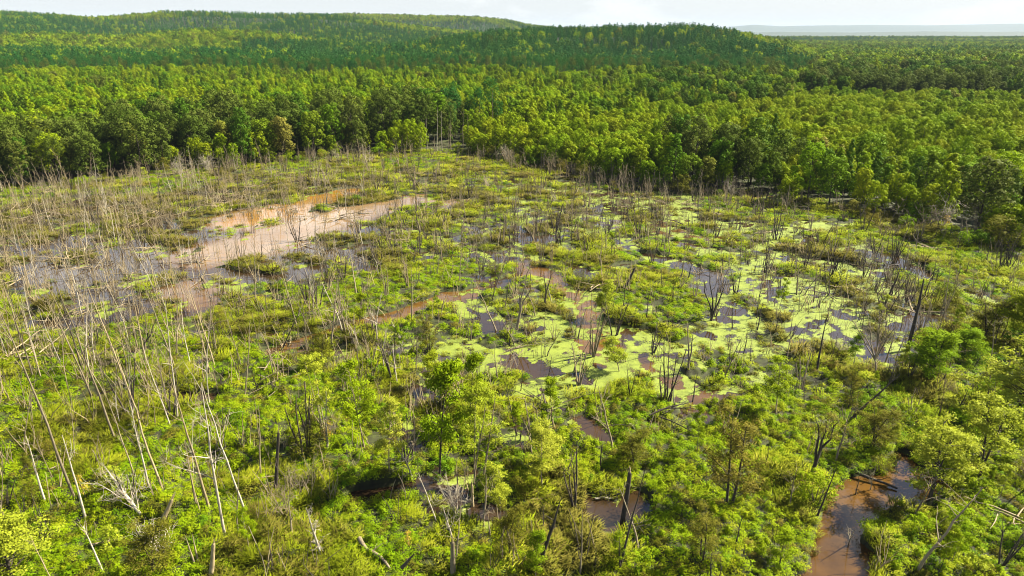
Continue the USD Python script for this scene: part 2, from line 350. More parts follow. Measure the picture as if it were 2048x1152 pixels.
M['mud'] = usdkit.material(stage, '/World/Looks/earth', {
    'g': ('geometry', {}), 'n': ('noise_texture', {'scale': 0.9, 'detail': 6}), 'n2': ('noise_texture', {'scale': 0.12, 'detail': 4}), 'ln': ('vector_math', {'math_type': 'length'}),
    'r': ('rgb_ramp', {'ramp': [(0.3, (0.008, 0.007, 0.003)), (0.5, (0.016, 0.018, 0.003)), (0.7, (0.030, 0.038, 0.004))]}),
    'far': ('map_range', {'from_min': 260, 'from_max': 420, 'clamp': True}), 'mix': ('mix_color', {'b': (0.010, 0.018, 0.004)}),
    'p': ('principled_bsdf', {'roughness': 0.9, 'specular_ior_level': 0.2}), 'bp': ('bump', {'strength': 0.6, 'distance': 0.15})},
    [('g.position', 'n.vector'), ('g.position', 'n2.vector'), ('n.fac', 'r.fac'), ('g.position', 'ln.vector1'), ('ln.value', 'far.value'), ('far.result', 'mix.fac'), ('r.color', 'mix.a'), ('mix.result', 'p.base_color'),
     ('n.fac', 'bp.height'), ('bp.normal', 'p.normal')], surface='p.BSDF')
PLUME = ground(620, 440)
M['water'] = usdkit.material(stage, '/World/Looks/muddy_water', {
    'g': ('geometry', {}), 'sed': ('attribute', {'attribute': 'sediment'}), 'n': ('noise_texture', {'scale': 0.35, 'detail': 4}), 'w': ('noise_texture', {'scale': 1.4, 'detail': 2}),
    'add': ('math', {'math_type': 'multiply_add', 'value2': 0.35}), 'sub': ('math', {'math_type': 'subtract', 'value2': 0.17, 'use_clamp': True}),
    'r': ('rgb_ramp', {'ramp': [(0.0, (0.008, 0.006, 0.004)), (0.45, (0.028, 0.015, 0.005)), (0.62, (0.060, 0.030, 0.006)), (0.80, (0.105, 0.068, 0.034)), (1.0, (0.125, 0.060, 0.007))]}),
    'p': ('principled_bsdf', {'roughness': 0.045, 'ior': 1.333}), 'bp': ('bump', {'strength': 0.035, 'distance': 0.05})},
    [('g.position', 'n.vector'), ('g.position', 'w.vector'), ('n.fac', 'add.value1'), ('sed.fac', 'add.value3'), ('add.value', 'sub.value1'), ('sub.value', 'r.fac'), ('r.color', 'p.base_color'), ('w.fac', 'bp.height'), ('bp.normal', 'p.normal')], surface='p.BSDF')
M['duck'] = usdkit.material(stage, '/World/Looks/duckweed', {
    'g': ('geometry', {}), 'n': ('noise_texture', {'scale': 0.7, 'detail': 7, 'roughness': 0.7}), 'n2': ('noise_texture', {'scale': 5.0, 'detail': 5, 'roughness': 0.75}), 'n3': ('noise_texture', {'scale': 0.25, 'detail': 3}), 'mx': ('mix_float', {'fac': 0.45}),
    'r': ('rgb_ramp', {'ramp': [(0.32, (0.03, 0.03, 0.005)), (0.43, (0.062, 0.078, 0.008)), (0.55, (0.098, 0.122, 0.010)), (0.70, (0.135, 0.146, 0.022))]}), 'p': ('principled_bsdf', {'roughness': 0.75, 'specular_ior_level': 0.2}), 'bp': ('bump', {'strength': 0.5, 'distance': 0.02}),
    'cov': ('attribute', {'attribute': 'cover'}), 'ad': ('math', {'math_type': 'multiply_add', 'value2': 1.1}), 'al': ('map_range', {'from_min': 0.66, 'from_max': 0.74, 'clamp': True}), 'tr': ('transparent_bsdf', {}), 'ms': ('mix_closure', {})},
    [('g.position', 'n.vector'), ('g.position', 'n2.vector'), ('n.fac', 'mx.a'), ('n2.fac', 'mx.b'), ('mx.result', 'r.fac'), ('r.color', 'p.base_color'), ('n2.fac', 'bp.height'), ('bp.normal', 'p.normal'),
     ('mx.result', 'ad.value1'), ('cov.fac', 'ad.value3'), ('ad.value', 'al.value'), ('al.result', 'ms.fac'), ('tr.BSDF', 'ms.closure1'), ('p.BSDF', 'ms.closure2')], surface='ms.closure')

# ------------------------------------------------------------------ ground: one sheet to the horizon, polar about the viewpoint
R = [14.0]
while R[-1] < 24000:
    r_ = R[-1]
    R.append(r_ + max(0.0065 * r_, 0.4) if r_ < 260 else r_ * 1.022)
R = np.array(R)
AZ = np.concatenate([np.linspace(-PI, -0.88, 28)[:-1], np.linspace(-0.88, 0.88, 620), np.linspace(0.88, PI, 28)[1:]])
rr, aa = np.meshgrid(R, AZ, indexing='ij')
gx, gy = rr * np.sin(aa), rr * np.cos(aa)
gz, gs, gc, gd = ground_z(gx, gy, True)
back = np.abs(aa) > 1.2
gz = np.where(back & (rr > 60), np.minimum(gz, 3.0), gz)
nR, nA = rr.shape
ii, jj = np.meshgrid(np.arange(nR - 1), np.arange(nA - 1), indexing='ij')
quad = np.stack([ii * nA + jj, ii * nA + jj + 1, (ii + 1) * nA + jj + 1, (ii + 1) * nA + jj], -1).reshape(-1, 4)
gverts = np.stack([gx, gy, gz], -1).reshape(-1, 3)
gfaces = np.vstack([quad[:, [0, 1, 2]], quad[:, [0, 2, 3]]])
inner = (np.stack([np.append(gx[0, ::8], 0), np.append(gy[0, ::8], 0), np.append(gz[0, ::8], gz[0].mean())], -1))


def vert_normals(v, f):
    n = np.zeros_like(v)
    fn = np.cross(v[f[:, 1]] - v[f[:, 0]], v[f[:, 2]] - v[f[:, 0]])
    for k in range(3):
        np.add.at(n, f[:, k], fn)
    n = unit(n)
    return np.where(n[:, 2:] < 0, -n, n)


# the hole under the viewpoint is closed by a fan
cidx = len(gverts)
gverts = np.vstack([gverts, [[0, 0, 0.3]]])
gfaces = np.vstack([gfaces, np.stack([np.full(nA - 1, cidx), np.arange(1, nA), np.arange(nA - 1)], 1)])
tag(put('/World/ground', (gverts, gfaces, vert_normals(gverts, gfaces)), M['mud']), 'wet green brown ground of the marsh, the forest floor and the hills', 'ground', kind='structure')

# ------------------------------------------------------------------ water and duckweed
wr = np.concatenate([[0.5], np.arange(16, 262, 3.0)])
wa = np.linspace(-0.95, 0.95, 130)
wrr, waa = np.meshgrid(wr, wa, indexing='ij')
wx, wy = wrr * np.sin(waa), wrr * np.cos(waa)
wrr = np.minimum(wrr, edge_r(waa) + 5)
wx, wy = wrr * np.sin(waa), wrr * np.cos(waa)
i2, j2 = np.meshgrid(np.arange(len(wr) - 1), np.arange(len(wa) - 1), indexing='ij')
q = np.stack([i2 * len(wa) + j2, i2 * len(wa) + j2 + 1, (i2 + 1) * len(wa) + j2 + 1, (i2 + 1) * len(wa) + j2], -1).reshape(-1, 4)
wv = np.stack([wx, wy, np.zeros_like(wx)], -1).reshape(-1, 3)
wf = np.vstack([q[:, [0, 1, 2]], q[:, [0, 2, 3]]])
wm = put('/World/water', (wv, wf, np.tile([0, 0, 1.0], (len(wv), 1))), M['water'])
tag(wm, 'shallow muddy brown marsh water with pools and a creek', 'water', kind='structure')
SED = [([(440, 508), (560, 472), (700, 425), (860, 400)], 9, .80), ([(490, 440), (620, 408), (700, 380)], 8, 1.0), ([(380, 580), (400, 600)], 6, .6), ([(560, 700), (780, 635), (950, 580)], 4, .6), ([(1045, 535), (1160, 600), (1195, 690)], 4, .62), ([(1180, 690), (1385, 790)], 4, .55),
       ([(1600, 1250), (1720, 1050), (1760, 985)], 6, .50), ([(1760, 985), (1870, 960)], 5, .56), ([(1300, 450), (1370, 470)], 9, .55), ([(1500, 398), (1640, 405)], 10, .6), ([(1020, 728), (1180, 870)], 3, .35)]
sed = np.full(wv.shape[0], 0.2)
for pl, hw, a in SED:
    sed = np.maximum(sed, a * (1 - sstep(hw * 0.5, hw * 1.6, seg_dist(wv[:, 0], wv[:, 1], pl))))
UsdGeom.PrimvarsAPI(wm).CreatePrimvar('sediment', Sdf.ValueTypeNames.FloatArray, 'vertex').Set(Vt.FloatArray.FromNumpy(sed.astype(np.float32)))


def clip_positive(v, f, s):
    """The part of a triangle sheet where s > 0, cut cleanly along s = 0."""
    out_v, out_f = [], []
    sf = s[f]
    pos = sf > 0
    cnt = pos.sum(1)
    full = f[cnt == 3]
    out_v.append(v[full].reshape(-1, v.shape[1]))
    for c in (1, 2):
        sel = cnt == c
        ff, ss, pp = f[sel], sf[sel], pos[sel]
        odd = np.argmax(pp == (c == 1), axis=1)
        k = np.arange(len(ff))
        a, b, d = ff[k, odd], ff[k, (odd + 1) % 3], ff[k, (odd + 2) % 3]
        sa, sb, sd = ss[k, odd], ss[k, (odd + 1) % 3], ss[k, (odd + 2) % 3]
        pab = v[a] + (v[b] - v[a]) * (sa / (sa - sb))[:, None]
        pad = v[a] + (v[d] - v[a]) * (sa / (sa - sd))[:, None]
        if c == 1:
            out_v.append(np.stack([v[a], pab, pad], 1).reshape(-1, v.shape[1]))
        else:
            out_v.append(np.stack([pab, v[b], v[d]], 1).reshape(-1, v.shape[1]))
            out_v.append(np.stack([pab, v[d], pad], 1).reshape(-1, v.shape[1]))
    vv = np.vstack(out_v)
    return vv, np.arange(len(vv)).reshape(-1, 3)


rows = R < 250
dn = 0.6 * (vnoise(gx[rows], gy[rows], 4.0, 3, 4, 0.7) - 0.5) + 0.45 * (vnoise(gx[rows], gy[rows], 1.3, 0, 2, 0.6) - 0.5)
duck = gc[rows][..., 1] * 0.95 - 0.26 + dn * 1.9 + np.where(gs[rows] < -0.5, -0.5, 0)
duck = np.minimum(duck, 0.10 - gs[rows])
duck = np.where(np.abs(aa[rows]) > 0.87, -1, duck).ravel()
nn = rows.sum()
qd = quad[(quad // nA < nn).all(1)]
dv = np.stack([gx[rows], gy[rows], np.full(gx[rows].shape, 0.012)], -1).reshape(-1, 3)
dvv, dff = clip_positive(np.column_stack([dv, duck]), np.vstack([qd[:, [0, 1, 2]], qd[:, [0, 2, 3]]]), duck + 0.25)
dcov, dvv = dvv[:, 3], dvv[:, :3]
dm = tag(put('/World/duckweed', (dvv, dff, np.tile([0, 0, 1.0], (len(dvv), 1))), M['duck']), 'pale yellow green duckweed mats floating on the marsh water', 'duckweed', kind='stuff')
UsdGeom.PrimvarsAPI(dm).CreatePrimvar('cover', Sdf.ValueTypeNames.FloatArray, 'vertex').Set(Vt.FloatArray.FromNumpy(np.clip(dcov * 0.62 + 0.05, -0.2, 0.45).astype(np.float32)))

# ------------------------------------------------------------------ prototypes
stage.CreateClassPrim('/World/prototypes')
PROTO = {}


def proto(key, parts):
    path = f'/World/prototypes/{key}'
    UsdGeom.Xform.Define(stage, path)
    for item in parts:
        name, mesh, mat = item
        put(free(name, path), mesh, M[mat])
    PROTO[key] = path
    return path


def wander(rng, p0, d, length, n, wob, rise=0.0):
    p, out = np.array(p0, float), [np.array(p0, float)]
    d = unit(np.array(d, float))
    for _ in range(n):
        d = unit(d + rng.normal(size=3) * wob + [0, 0, rise])
        p = p + d * length / n
        out.append(p.copy())
    return np.array(out)


def branch(rng, base, d, length, r, twigs, sides=4, wob=0.14, twig_r=0.4, fine=False, rise=0.06):
    p = wander(rng, base, d, length, 4, wob, rise)
    ms = [tube(p, np.linspace(r, r * 0.3, 5), sides, False)]
    for k in range(twigs):
        t = rng.uniform(0.25, 1.0)
        i = min(int(t * 4), 3)
        q0 = p[i] + (p[i + 1] - p[i]) * (t * 4 - i)
        dd = unit(p[i + 1] - p[i] + rng.normal(size=3) * 0.65)
        ln = length * rng.uniform(0.2, 0.5)
        q = wander(rng, q0, dd, ln, 3, 0.18, rise)
        ms.append(tube(q, np.linspace(r * twig_r, r * 0.15, 4), 3, False))
        if fine:
            for _ in range(3):
                e = q[rng.integers(1, 4)]
                ms.append(tube(wander(rng, e, unit(dd + rng.normal(size=3) * 0.7), ln * 0.6, 2, 0.2, rise), np.linspace(r * twig_r * 0.6, r * 0.1, 3), 3, False))
    return merge(ms)


def dead_parts(rng, H, r0, nb, twigs, mat, lean=0.06, low=0.25, split=True, fine=False, spread=0.75, top=None, wob=0.045, trunk=None):
    if trunk is None:
        trunk = wander(rng, (0, 0, -0.5), (rng.normal() * lean, rng.normal() * lean, 1), H + 0.5, 8, wob, 0.02)
    n = len(trunk)
    rad = r0 * (1 - np.linspace(0, 1, n) ** 1.1 * 0.78)
    parts = [('trunk', tube(trunk, rad, 6), mat)]
    bs = []
    for k in range(nb):
        t = rng.uniform(low, 0.97)
        i = min(int(t * (n - 1)), n - 2)
        q0 = trunk[i] + (trunk[i + 1] - trunk[i]) * (t * (n - 1) - i)
        a = rng.uniform(0, 2 * PI)
        d = np.array([math.cos(a) * spread, math.sin(a) * spread, rng.uniform(0.5, 1.1)])
        bs.append(branch(rng, q0, d, H * rng.uniform(0.10, 0.30) * (1.15 - 0.5 * t), max(rad[i] * 0.55, 0.018), twigs, fine=fine))
    if split:
        parts += [('branch', b, mat) for b in bs]
    elif bs:
        parts.append(('branches', merge(bs), mat))
    return parts


rg = np.random.default_rng(11)
DEAD, DEADFAR = [], []
for k in range(7):
    H = [9, 11, 7.5, 10, 8, 12, 6][k]
    DEAD.append((proto(f'dead_tree_{k}', dead_parts(rg, H, 0.058 + 0.004 * H, [7, 9, 6, 8, 6, 9, 6][k], 4, ['bark', 'tan', 'bark', 'white', 'tan', 'bark', 'dark'][k], lean=0.05)), H, ['bark', 'tan', 'bark', 'white', 'tan', 'bark', 'dark'][k]))
for k in range(6):
    H = [8, 10, 6, 9, 5, 7][k]
    DEADFAR.append((proto(f'dead_stem_{k}', dead_parts(rg, H, 0.075, [6, 8, 5, 7, 4, 8][k], 3, ['bark', 'tan', 'tan', 'white', 'dark', 'bark'][k], lean=0.06, split=False, low=0.2)), H))
# clumps of thin dead stems, sticks in the water
STICKS = []
for k in range(4):
    ms = []
    for _ in range(rg.integers(5, 10)):
        a, d = rg.uniform(0, 2 * PI), rg.uniform(0, 0.8)
        ms.append(tube(wander(rg, (math.cos(a) * d, math.sin(a) * d, -0.3), (rg.normal() * 0.28, rg.normal() * 0.28, 1), rg.uniform(1.0, 3.4), 3, 0.09), np.linspace(0.04, 0.014, 4), 3, False))
    STICKS.append(proto(f'stick_clump_{k}', [('sticks', merge(ms), ['tan', 'bark', 'dark', 'tan'][k])]))
CLUMP = []
for k in range(5):
    st = []
    for _ in range(rg.integers(4, 8)):
        a, dd_ = rg.uniform(0, 2 * PI), rg.uniform(0.05, 0.5)
        p = wander(rg, (math.cos(a) * dd_, math.sin(a) * dd_, -0.4), (math.cos(a) * rg.uniform(0.05, 0.3), math.sin(a) * rg.uniform(0.05, 0.3), 1), rg.uniform(2.6, 5.6), 5, 0.07)
        ms = [tube(p, np.linspace(0.095, 0.035, 6), 5)]
        for _ in range(4):
            q_ = p[rg.integers(2, 6)]
            ms.append(branch(rg, q_, (rg.normal() * .6, rg.normal() * .6, .8), rg.uniform(.6, 1.5), .028, 2, 3))
        st.append(('stem', merge(ms), ['dark', 'bark', 'dark', 'tan', 'bark'][k]))
    CLUMP.append((proto(f'dead_clump_{k}', st), ['dark', 'grey', 'black', 'tan', 'grey brown'][k]))
LITTER = []
for k in range(4):
    ms = []
    for _ in range(7):
        a = rg.uniform(0, 2 * PI)
        ms.append(tube(wander(rg, (rg.normal() * 0.7, rg.normal() * 0.7, rg.uniform(0.02, 0.25)), (math.cos(a), math.sin(a), rg.uniform(-0.05, 0.22)), rg.uniform(1.2, 4.0), 4, 0.10), np.linspace(0.07, 0.02, 5) * rg.uniform(0.6, 1.3), 4))
    LITTER.append(proto(f'fallen_branches_{k}', [('branches', merge(ms), ['tan', 'bark', 'dark', 'tan'][k])]))


def crown(rng, H, base, rx, n_lobe, lobe_r, per, L, W, shape='round', mix=0.8, soft=0.7, shell=0.72):
    """Lobes of leaves through a crown from height base to H."""
    ms = []
    for k in range(n_lobe):
        t = ((k + rng.uniform(0, 1)) / n_lobe) ** (0.75 if shape != 'cone' else 1.15)
        if shape == 'cone':
            wr_ = rx * (1 - t) ** 0.85 + 0.12 * rx
        elif shape == 'billow':
            wr_ = rx * math.sqrt(max(0.05, 1 - (abs(t - 0.35) / 0.75) ** 2.2))
        else:
            wr_ = rx * math.sqrt(max(0.05, 1 - (abs(t - 0.42) / 0.62) ** 2))
        a = k * 2.39996 + rng.uniform(-0.5, 0.5)
        q = math.sqrt(rng.uniform(0.15, 1)) * wr_
        s = lobe_r * rng.uniform(0.7, 1.3) * (1 - 0.35 * t if shape == 'cone' else 1)
        z = base + (H - base - s * 0.6) * t
        ms.append(lobe_leaves(rng, np.array([math.cos(a) * q, math.sin(a) * q, z]), (s, s, s * rng.uniform(0.75, 1.0)), int(per * rng.uniform(0.8, 1.2)), L, W, mix, soft, 0.35, shell))
    return merge(ms)


def trunk_limbs(rng, H, base, rx, r0, nl=4):
    t = wander(rng, (0, 0, -0.5), (rng.normal() * 0.03, rng.normal() * 0.03, 1), H * 0.85, 6, 0.03)
    ms = [tube(t, np.linspace(r0, r0 * 0.25, 7), 6, False)]
    for k in range(nl):
        a = rng.uniform(0, 2 * PI)
        i = rng.integers(2, 5)
        ms.append(tube(wander(rng, t[i], (math.cos(a), math.sin(a), 0.9), rx * 0.95, 3, 0.1), np.linspace(r0 * 0.45, r0 * 0.12, 4), 4, False))
    return merge(ms)


def tree_proto(key, H, base, rx, n, lr, per, L, W, leaf, bark='dark', shape='round', mix=0.8, soft=0.7, near=True, r0=0.25):
    parts = [('crown', crown(rg, H, base, rx, n, lr, per, L, W, shape, mix, soft), leaf)]
    if near:
        parts.insert(0, ('trunk', trunk_limbs(rg, H, base, rx, r0), bark))
    return proto(key, parts), H


KIND = {}
KIND['willow'] = [tree_proto(f'willow_{k}', H, 1.2, rx, 34, 1.0, 85, 0.50, 0.26, 'willow', 'bark', 'billow', 0.72, 0.5, r0=0.18) for k, (H, rx) in enumerate([(10, 3.2), (12, 3.6), (8.5, 3.0), (11, 2.8), (9.5, 3.7), (13, 2.6), (7.5, 3.4)])]
KIND['broad'] = [tree_proto(f'broad_{k}', H, 3.5, rx, 34, 1.45, 90, 0.60, 0.36, lf, 'dark', 'round', 0.7, 0.6) for k, (H, rx, lf) in enumerate([(18, 4.6, 'olive'), (21, 5.2, 'olive'), (16, 4.4, 'olive'), (17, 4.2, 'green'), (14, 4.0, 'green'), (19, 4.8, 'deep'), (15, 3.4, 'dull'), (17, 5.2, 'lime'), (20, 3.8, 'deep')])]
KIND['gum'] = [tree_proto(f'gum_{k}', H, 2.5, rx, 34, 1.15, 80, 0.55, 0.30, lf, 'dark', 'cone', 0.7, 0.65) for k, (H, rx, lf) in enumerate([(16, 3.6, 'green'), (18, 3.8, 'willow'), (14, 3.2, 'green'), (15, 3.4, 'lime'), (19, 3.0, 'deep'), (13, 3.8, 'dull')])]
KIND['tallpine'] = [tree_proto(f'tall_pine_{k}', H, H * 0.55, rx, 20, 1.1, 90, 0.5, 0.16, 'pine' if k else 'olive', 'bark', 'round', 0.5, 0.5, r0=0.2) for k, (H, rx) in enumerate([(21, 2.6), (23, 2.8), (19, 2.3)])]
FAR = {}
FAR['broad'] = [tree_proto(f'far_broad_{k}', H, 3, rx, 15, 1.9, 26, 1.25, 0.8, lf, shape=sh, mix=0.75, soft=0.75, near=False)[0] for k, (H, rx, lf, sh) in enumerate([(16, 4.4, 'green', 'round'), (18, 4.8, 'olive', 'round'), (15, 4.2, 'willow', 'round'), (16, 3.8, 'green', 'cone'), (13, 4.4, 'willow', 'billow'), (17, 4.0, 'deep', 'round'), (14, 3.6, 'dull', 'round'), (12, 5.2, 'lime', 'billow'), (19, 3.4, 'deep', 'cone')])]
FAR['pine'] = [tree_proto(f'far_pine_{k}', H, 2.5, rx, 14, 1.25, 24, 1.1, 0.5, 'pine', shape='cone', mix=0.7, soft=0.7, near=False)[0] for k, (H, rx) in enumerate([(15, 2.9), (17, 3.1), (14, 2.7)])]
FAR['clump'] = [tree_proto(f'far_clump_{k}', 14, 2, 14, 22, 5.0, 22, 4.2, 3.0, lf, shape='billow', mix=0.8, soft=0.8, near=False)[0] for k, lf in enumerate(['green', 'willow', 'olive'])]


# shrubs and saplings
def stems(rng, n, h, r, spread):
    return merge([tube(wander(rng, (rng.normal() * 0.08, rng.normal() * 0.08, -0.2), (math.cos(a) * spread, math.sin(a) * spread, 1), h * rng.uniform(0.7, 1.0), 4, 0.1), np.linspace(r, r * 0.3, 5), 4, False) for a in rng.uniform(0, 2 * PI, n)])


def shrub_parts(rng, h, rx, n, lr, per, L, W, leaf, bark='dark', mix=0.7, soft=0.7):
    ms = []
    for k in range(n):
        a, t = rng.uniform(0, 2 * PI), rng.uniform(0, 1)
        q = rx * math.sqrt(rng.uniform(0, 1)) * math.sqrt(max(0.1, 1 - t * t * 0.8))
        s = lr * rng.uniform(0.7, 1.3)
        ms.append(lobe_leaves(rng, np.array([math.cos(a) * q, math.sin(a) * q, 0.15 + s * 0.5 + (h - s) * t * 0.9]), (s, s, s * 0.85), per, L, W, mix, soft, 0.4, 0.6))
    return [('stems', stems(rng, 6, h * 0.85, 0.035, 0.35), bark), ('foliage', merge(ms), leaf)]


SHRUB = {}
for key, leaf, h, rx, n, lr, per, L, W in (('lime', 'lime', 1.9, 1.3, 12, 0.55, 85, 0.17, 0.09), ('olive', 'brush', 2.6, 1.4, 16, 0.6, 90, 0.20, 0.045), ('green', 'green', 1.7, 1.2, 11, 0.5, 85, 0.17, 0.09), ('sedge', 'sedge', 1.2, 0.9, 10, 0.4, 70, 0.30, 0.035), ('pale', 'pale', 2.2, 1.3, 12, 0.5, 75, 0.18, 0.12)):
    SHRUB[key] = [proto(f'shrub_{key}_{k}', shrub_parts(rg, h * s, rx, n, lr, per, L, W, leaf)) for k, s in enumerate((1.0, 1.25))]


def sapling_parts(rng, H, rx, leaf, bark='bark', n=28, lr=0.5, per=110, L=0.14, W=0.085, base=0.35, r0=0.07, trunks=1):
    ts, bs, ms = [], [], []
    for _ in range(trunks):
        t = wander(rng, (rng.normal() * 0.15 * (trunks > 1), rng.normal() * 0.15 * (trunks > 1), -0.4), (rng.normal() * 0.05 + 0.0, rng.normal() * 0.05, 1), H * 0.95, 7, 0.04)
        ts.append(tube(t, np.linspace(r0, r0 * 0.2, 8), 5, False))
        for k in range(n // trunks):
            s = rng.uniform(base, 1.0)
            i = min(int(s * 7), 6)
            q0 = t[i] + (t[i + 1] - t[i]) * (s * 7 - i)
            a = k * 2.4 + rng.uniform(-0.4, 0.4)
            ln = rx * (1.1 - 0.75 * (s - base) / (1 - base)) * rng.uniform(0.5, 1.1)
            p = wander(rng, q0, (math.cos(a), math.sin(a), 0.55), ln, 3, 0.12)
            bs.append(tube(p, np.linspace(r0 * 0.35, r0 * 0.1, 4), 3, False))
            for e in (p[-1], p[2]):
                ms.append(lobe_leaves(rng, e, (lr, lr, lr * 0.6), int(per * rng.uniform(0.5, 1.1)), L, W, 0.65, 0.5, 0.5, 0.3))
    return [('trunk', merge(ts), bark), ('branches', merge(bs), bark), ('crown', merge(ms), leaf)]


SAP = {'pale': [(proto(f'sapling_pale_{k}', sapling_parts(rg, H, rx, 'pale', trunks=tr)), H) for k, (H, rx, tr) in enumerate([(7.5, 1.9, 1), (9.0, 2.2, 2), (6.0, 1.7, 1)])],
       'green': [(proto(f'sapling_green_{k}', sapling_parts(rg, H, rx, 'willow', 'dark', n=24)), H) for k, (H, rx) in enumerate([(6.0, 1.6), (7.5, 1.8)])],
       'lime': [(proto(f'sapling_lime_{k}', sapling_parts(rg, H, rx, 'lime', 'bark', n=22)), H) for k, (H, rx) in enumerate([(5.0, 1.4), (6.5, 1.7)])],
       'yellow': [(proto(f'sapling_yellow_{k}', sapling_parts(rg, H, rx, 'yellow', 'bark', n=12, per=22)), H) for k, (H, rx) in enumerate([(4.0, 0.9), (3.0, 0.7)])],
       'brush': [(proto(f'sapling_brush_{k}', sapling_parts(rg, H, rx, 'brush', 'dark', n=44, lr=0.6, per=60, L=0.26, W=0.05, base=0.12, r0=0.10, trunks=2)), H) for k, (H, rx) in enumerate([(6.0, 2.0), (7.0, 2.2)])]}


SHRUB['bare'] = []
for k in range(3):
    ms = []
    for a in rg.uniform(0, 2 * PI, 9):
        ms.append(branch(rg, (rg.normal() * .1, rg.normal() * .1, -.2), (math.cos(a) * .55, math.sin(a) * .55, 1.0), rg.uniform(1.6, 3.2), .032, 6, 4, .12, .5, True))
    SHRUB['bare'].append(proto(f'bare_bush_{k}', [('stems', merge(ms), ['tan', 'white', 'bark'][k])]))
SAP['tree'] = [(proto(f'leafy_tree_{k}', sapling_parts(rg, H, rx, 'pale', 'dark', n=54, lr=0.62, per=100, L=0.17, W=0.11, base=0.25, r0=0.12, trunks=1 + k)), H) for k, (H, rx) in enumerate([(8.0, 2.9), (9.0, 3.1)])]
SAP['limetree'] = [(proto(f'lime_tree_{k}', sapling_parts(rg, H, rx, 'lime', 'dark', n=50, lr=0.62, per=100, L=0.16, W=0.10, base=0.2, r0=0.11, trunks=1 + k)), H) for k, (H, rx) in enumerate([(6.0, 2.3), (7.0, 2.6)])]


# ground cover clumps
def herb_clump(rng, k, r, h, L, W, leaf):
    d = unit(rng.normal(size=(k, 3)) + [0, 0, 0.9])
    d[:, 2] = np.abs(d[:, 2])
    lump = 0.75 + 0.25 * np.sin(d[:, :1] * 5 + 1) * np.cos(d[:, 1:2] * 6)
    p = d * [r, r, h] * lump * rng.uniform(0.55, 1.05, (k, 1)) + [0, 0, -0.08]
    return leaves(rng, p, unit(d / [r, r, h] + [0, 0, 0.4]), L, W, 0.7, 0.65)


def blade_clump(rng, k, r, h, w):
    a, q = rng.uniform(0, 2 * PI, k), np.sqrt(rng.uniform(0, 1, k)) * r
    p0 = np.stack([np.cos(a) * q, np.sin(a) * q, np.full(k, -0.08)], 1)
    out = np.stack([np.cos(a + rng.normal(size=k) * 0.5), np.sin(a + rng.normal(size=k) * 0.5), np.zeros(k)], 1)
    hh = h * rng.uniform(0.5, 1.1, k)[:, None]
    p1 = p0 + [0, 0, 1] * hh * 0.65 + out * hh * 0.2
    p2 = p0 + [0, 0, 1] * hh * rng.uniform(0.75, 1.0, (k, 1)) + out * hh * rng.uniform(0.4, 0.8, (k, 1))
    s = np.cross(out, [0, 0, 1.0]) * w / 2
    v = np.stack([p0 - s, p0 + s, p1 - s * 0.8, p1 + s * 0.8, p2], 1).reshape(-1, 3)
    i = np.arange(k)[:, None] * 5
    f = np.vstack([i + [[0, 1, 3]], i + [[0, 3, 2]], i + [[2, 3, 4]]])
    n = np.repeat(unit(out * 0.5 + [0, 0, 1.0]), 5, axis=0)
    return v, f, n


HERB = [proto(f'herb_{k}', [('leaves', herb_clump(rg, 280, r, h, 0.118, 0.07, lf), lf)]) for k, (r, h, lf) in enumerate([(0.75, 0.55, 'herb'), (0.9, 0.7, 'herb'), (0.65, 0.5, 'lime'), (0.8, 0.8, 'herb'), (0.7, 0.55, 'green'), (0.8, 0.7, 'brush'), (0.5, 0.9, 'willow'), (1.0, 0.45, 'herb')])]
GRASS = [proto(f'grass_{k}', [('blades', blade_clump(rg, 120, r, h, 0.05), 'grass')]) for k, (r, h) in enumerate([(0.7, 0.6), (0.9, 0.75)])]
SEDGE = [proto(f'sedge_{k}', [('blades', blade_clump(rg, 90, r, h, 0.06), 'sedge')]) for k, (r, h) in enumerate([(0.5, 0.8), (0.6, 1.05), (0.4, 0.6)])]


# ------------------------------------------------------------------ placing
def quat_z(a, tx=0.0, ty=0.0):
    """Half-float safe quaternions: turn about z by a, then tilt."""
    cz, sz = np.cos(a / 2), np.sin(a / 2)
    tl = np.hypot(tx, ty) + 1e-9
    ch, sh = np.cos(tl / 2), np.sin(tl / 2)
    ax, ay = tx / tl, ty / tl
    return np.stack([ch * cz, sh * (ax * cz + ay * sz), sh * (ay * cz - ax * sz), ch * sz], -1)


def scatter(name, label, cat, protos, idx, pos, scale, rot, tilt=0.0, rng=None):
    """Growth nobody could count: one PointInstancer."""
    if not len(pos):
        return
    pi = UsdGeom.PointInstancer.Define(stage, free(name))
    rel = pi.CreatePrototypesRel()
    for k, p in enumerate(protos):
        path = f'{pi.GetPath()}/sort_{k:03d}'
        x = UsdGeom.Xform.Define(stage, path)
        x.GetPrim().GetReferences().AddInternalReference(p)
        rel.AddTarget(path)
    n = len(pos)
    rng = rng or RNG
    qs = quat_z(rot, rng.normal(size=n) * tilt, rng.normal(size=n) * tilt)
    pi.CreateProtoIndicesAttr(Vt.IntArray.FromNumpy(np.asarray(idx, np.int32)))
    pi.CreatePositionsAttr(Vt.Vec3fArray.FromNumpy(np.ascontiguousarray(pos, np.float32)))
    sc = np.asarray(scale, np.float32)
    pi.CreateScalesAttr(Vt.Vec3fArray.FromNumpy(np.ascontiguousarray(np.repeat(sc[:, None], 3, 1) if sc.ndim == 1 else sc)))
    pi.CreateOrientationsAttr(Vt.QuathArray([Gf.Quath(*map(float, q_)) for q_ in qs]))
    tag(pi, label, cat, kind='stuff')
    return pi


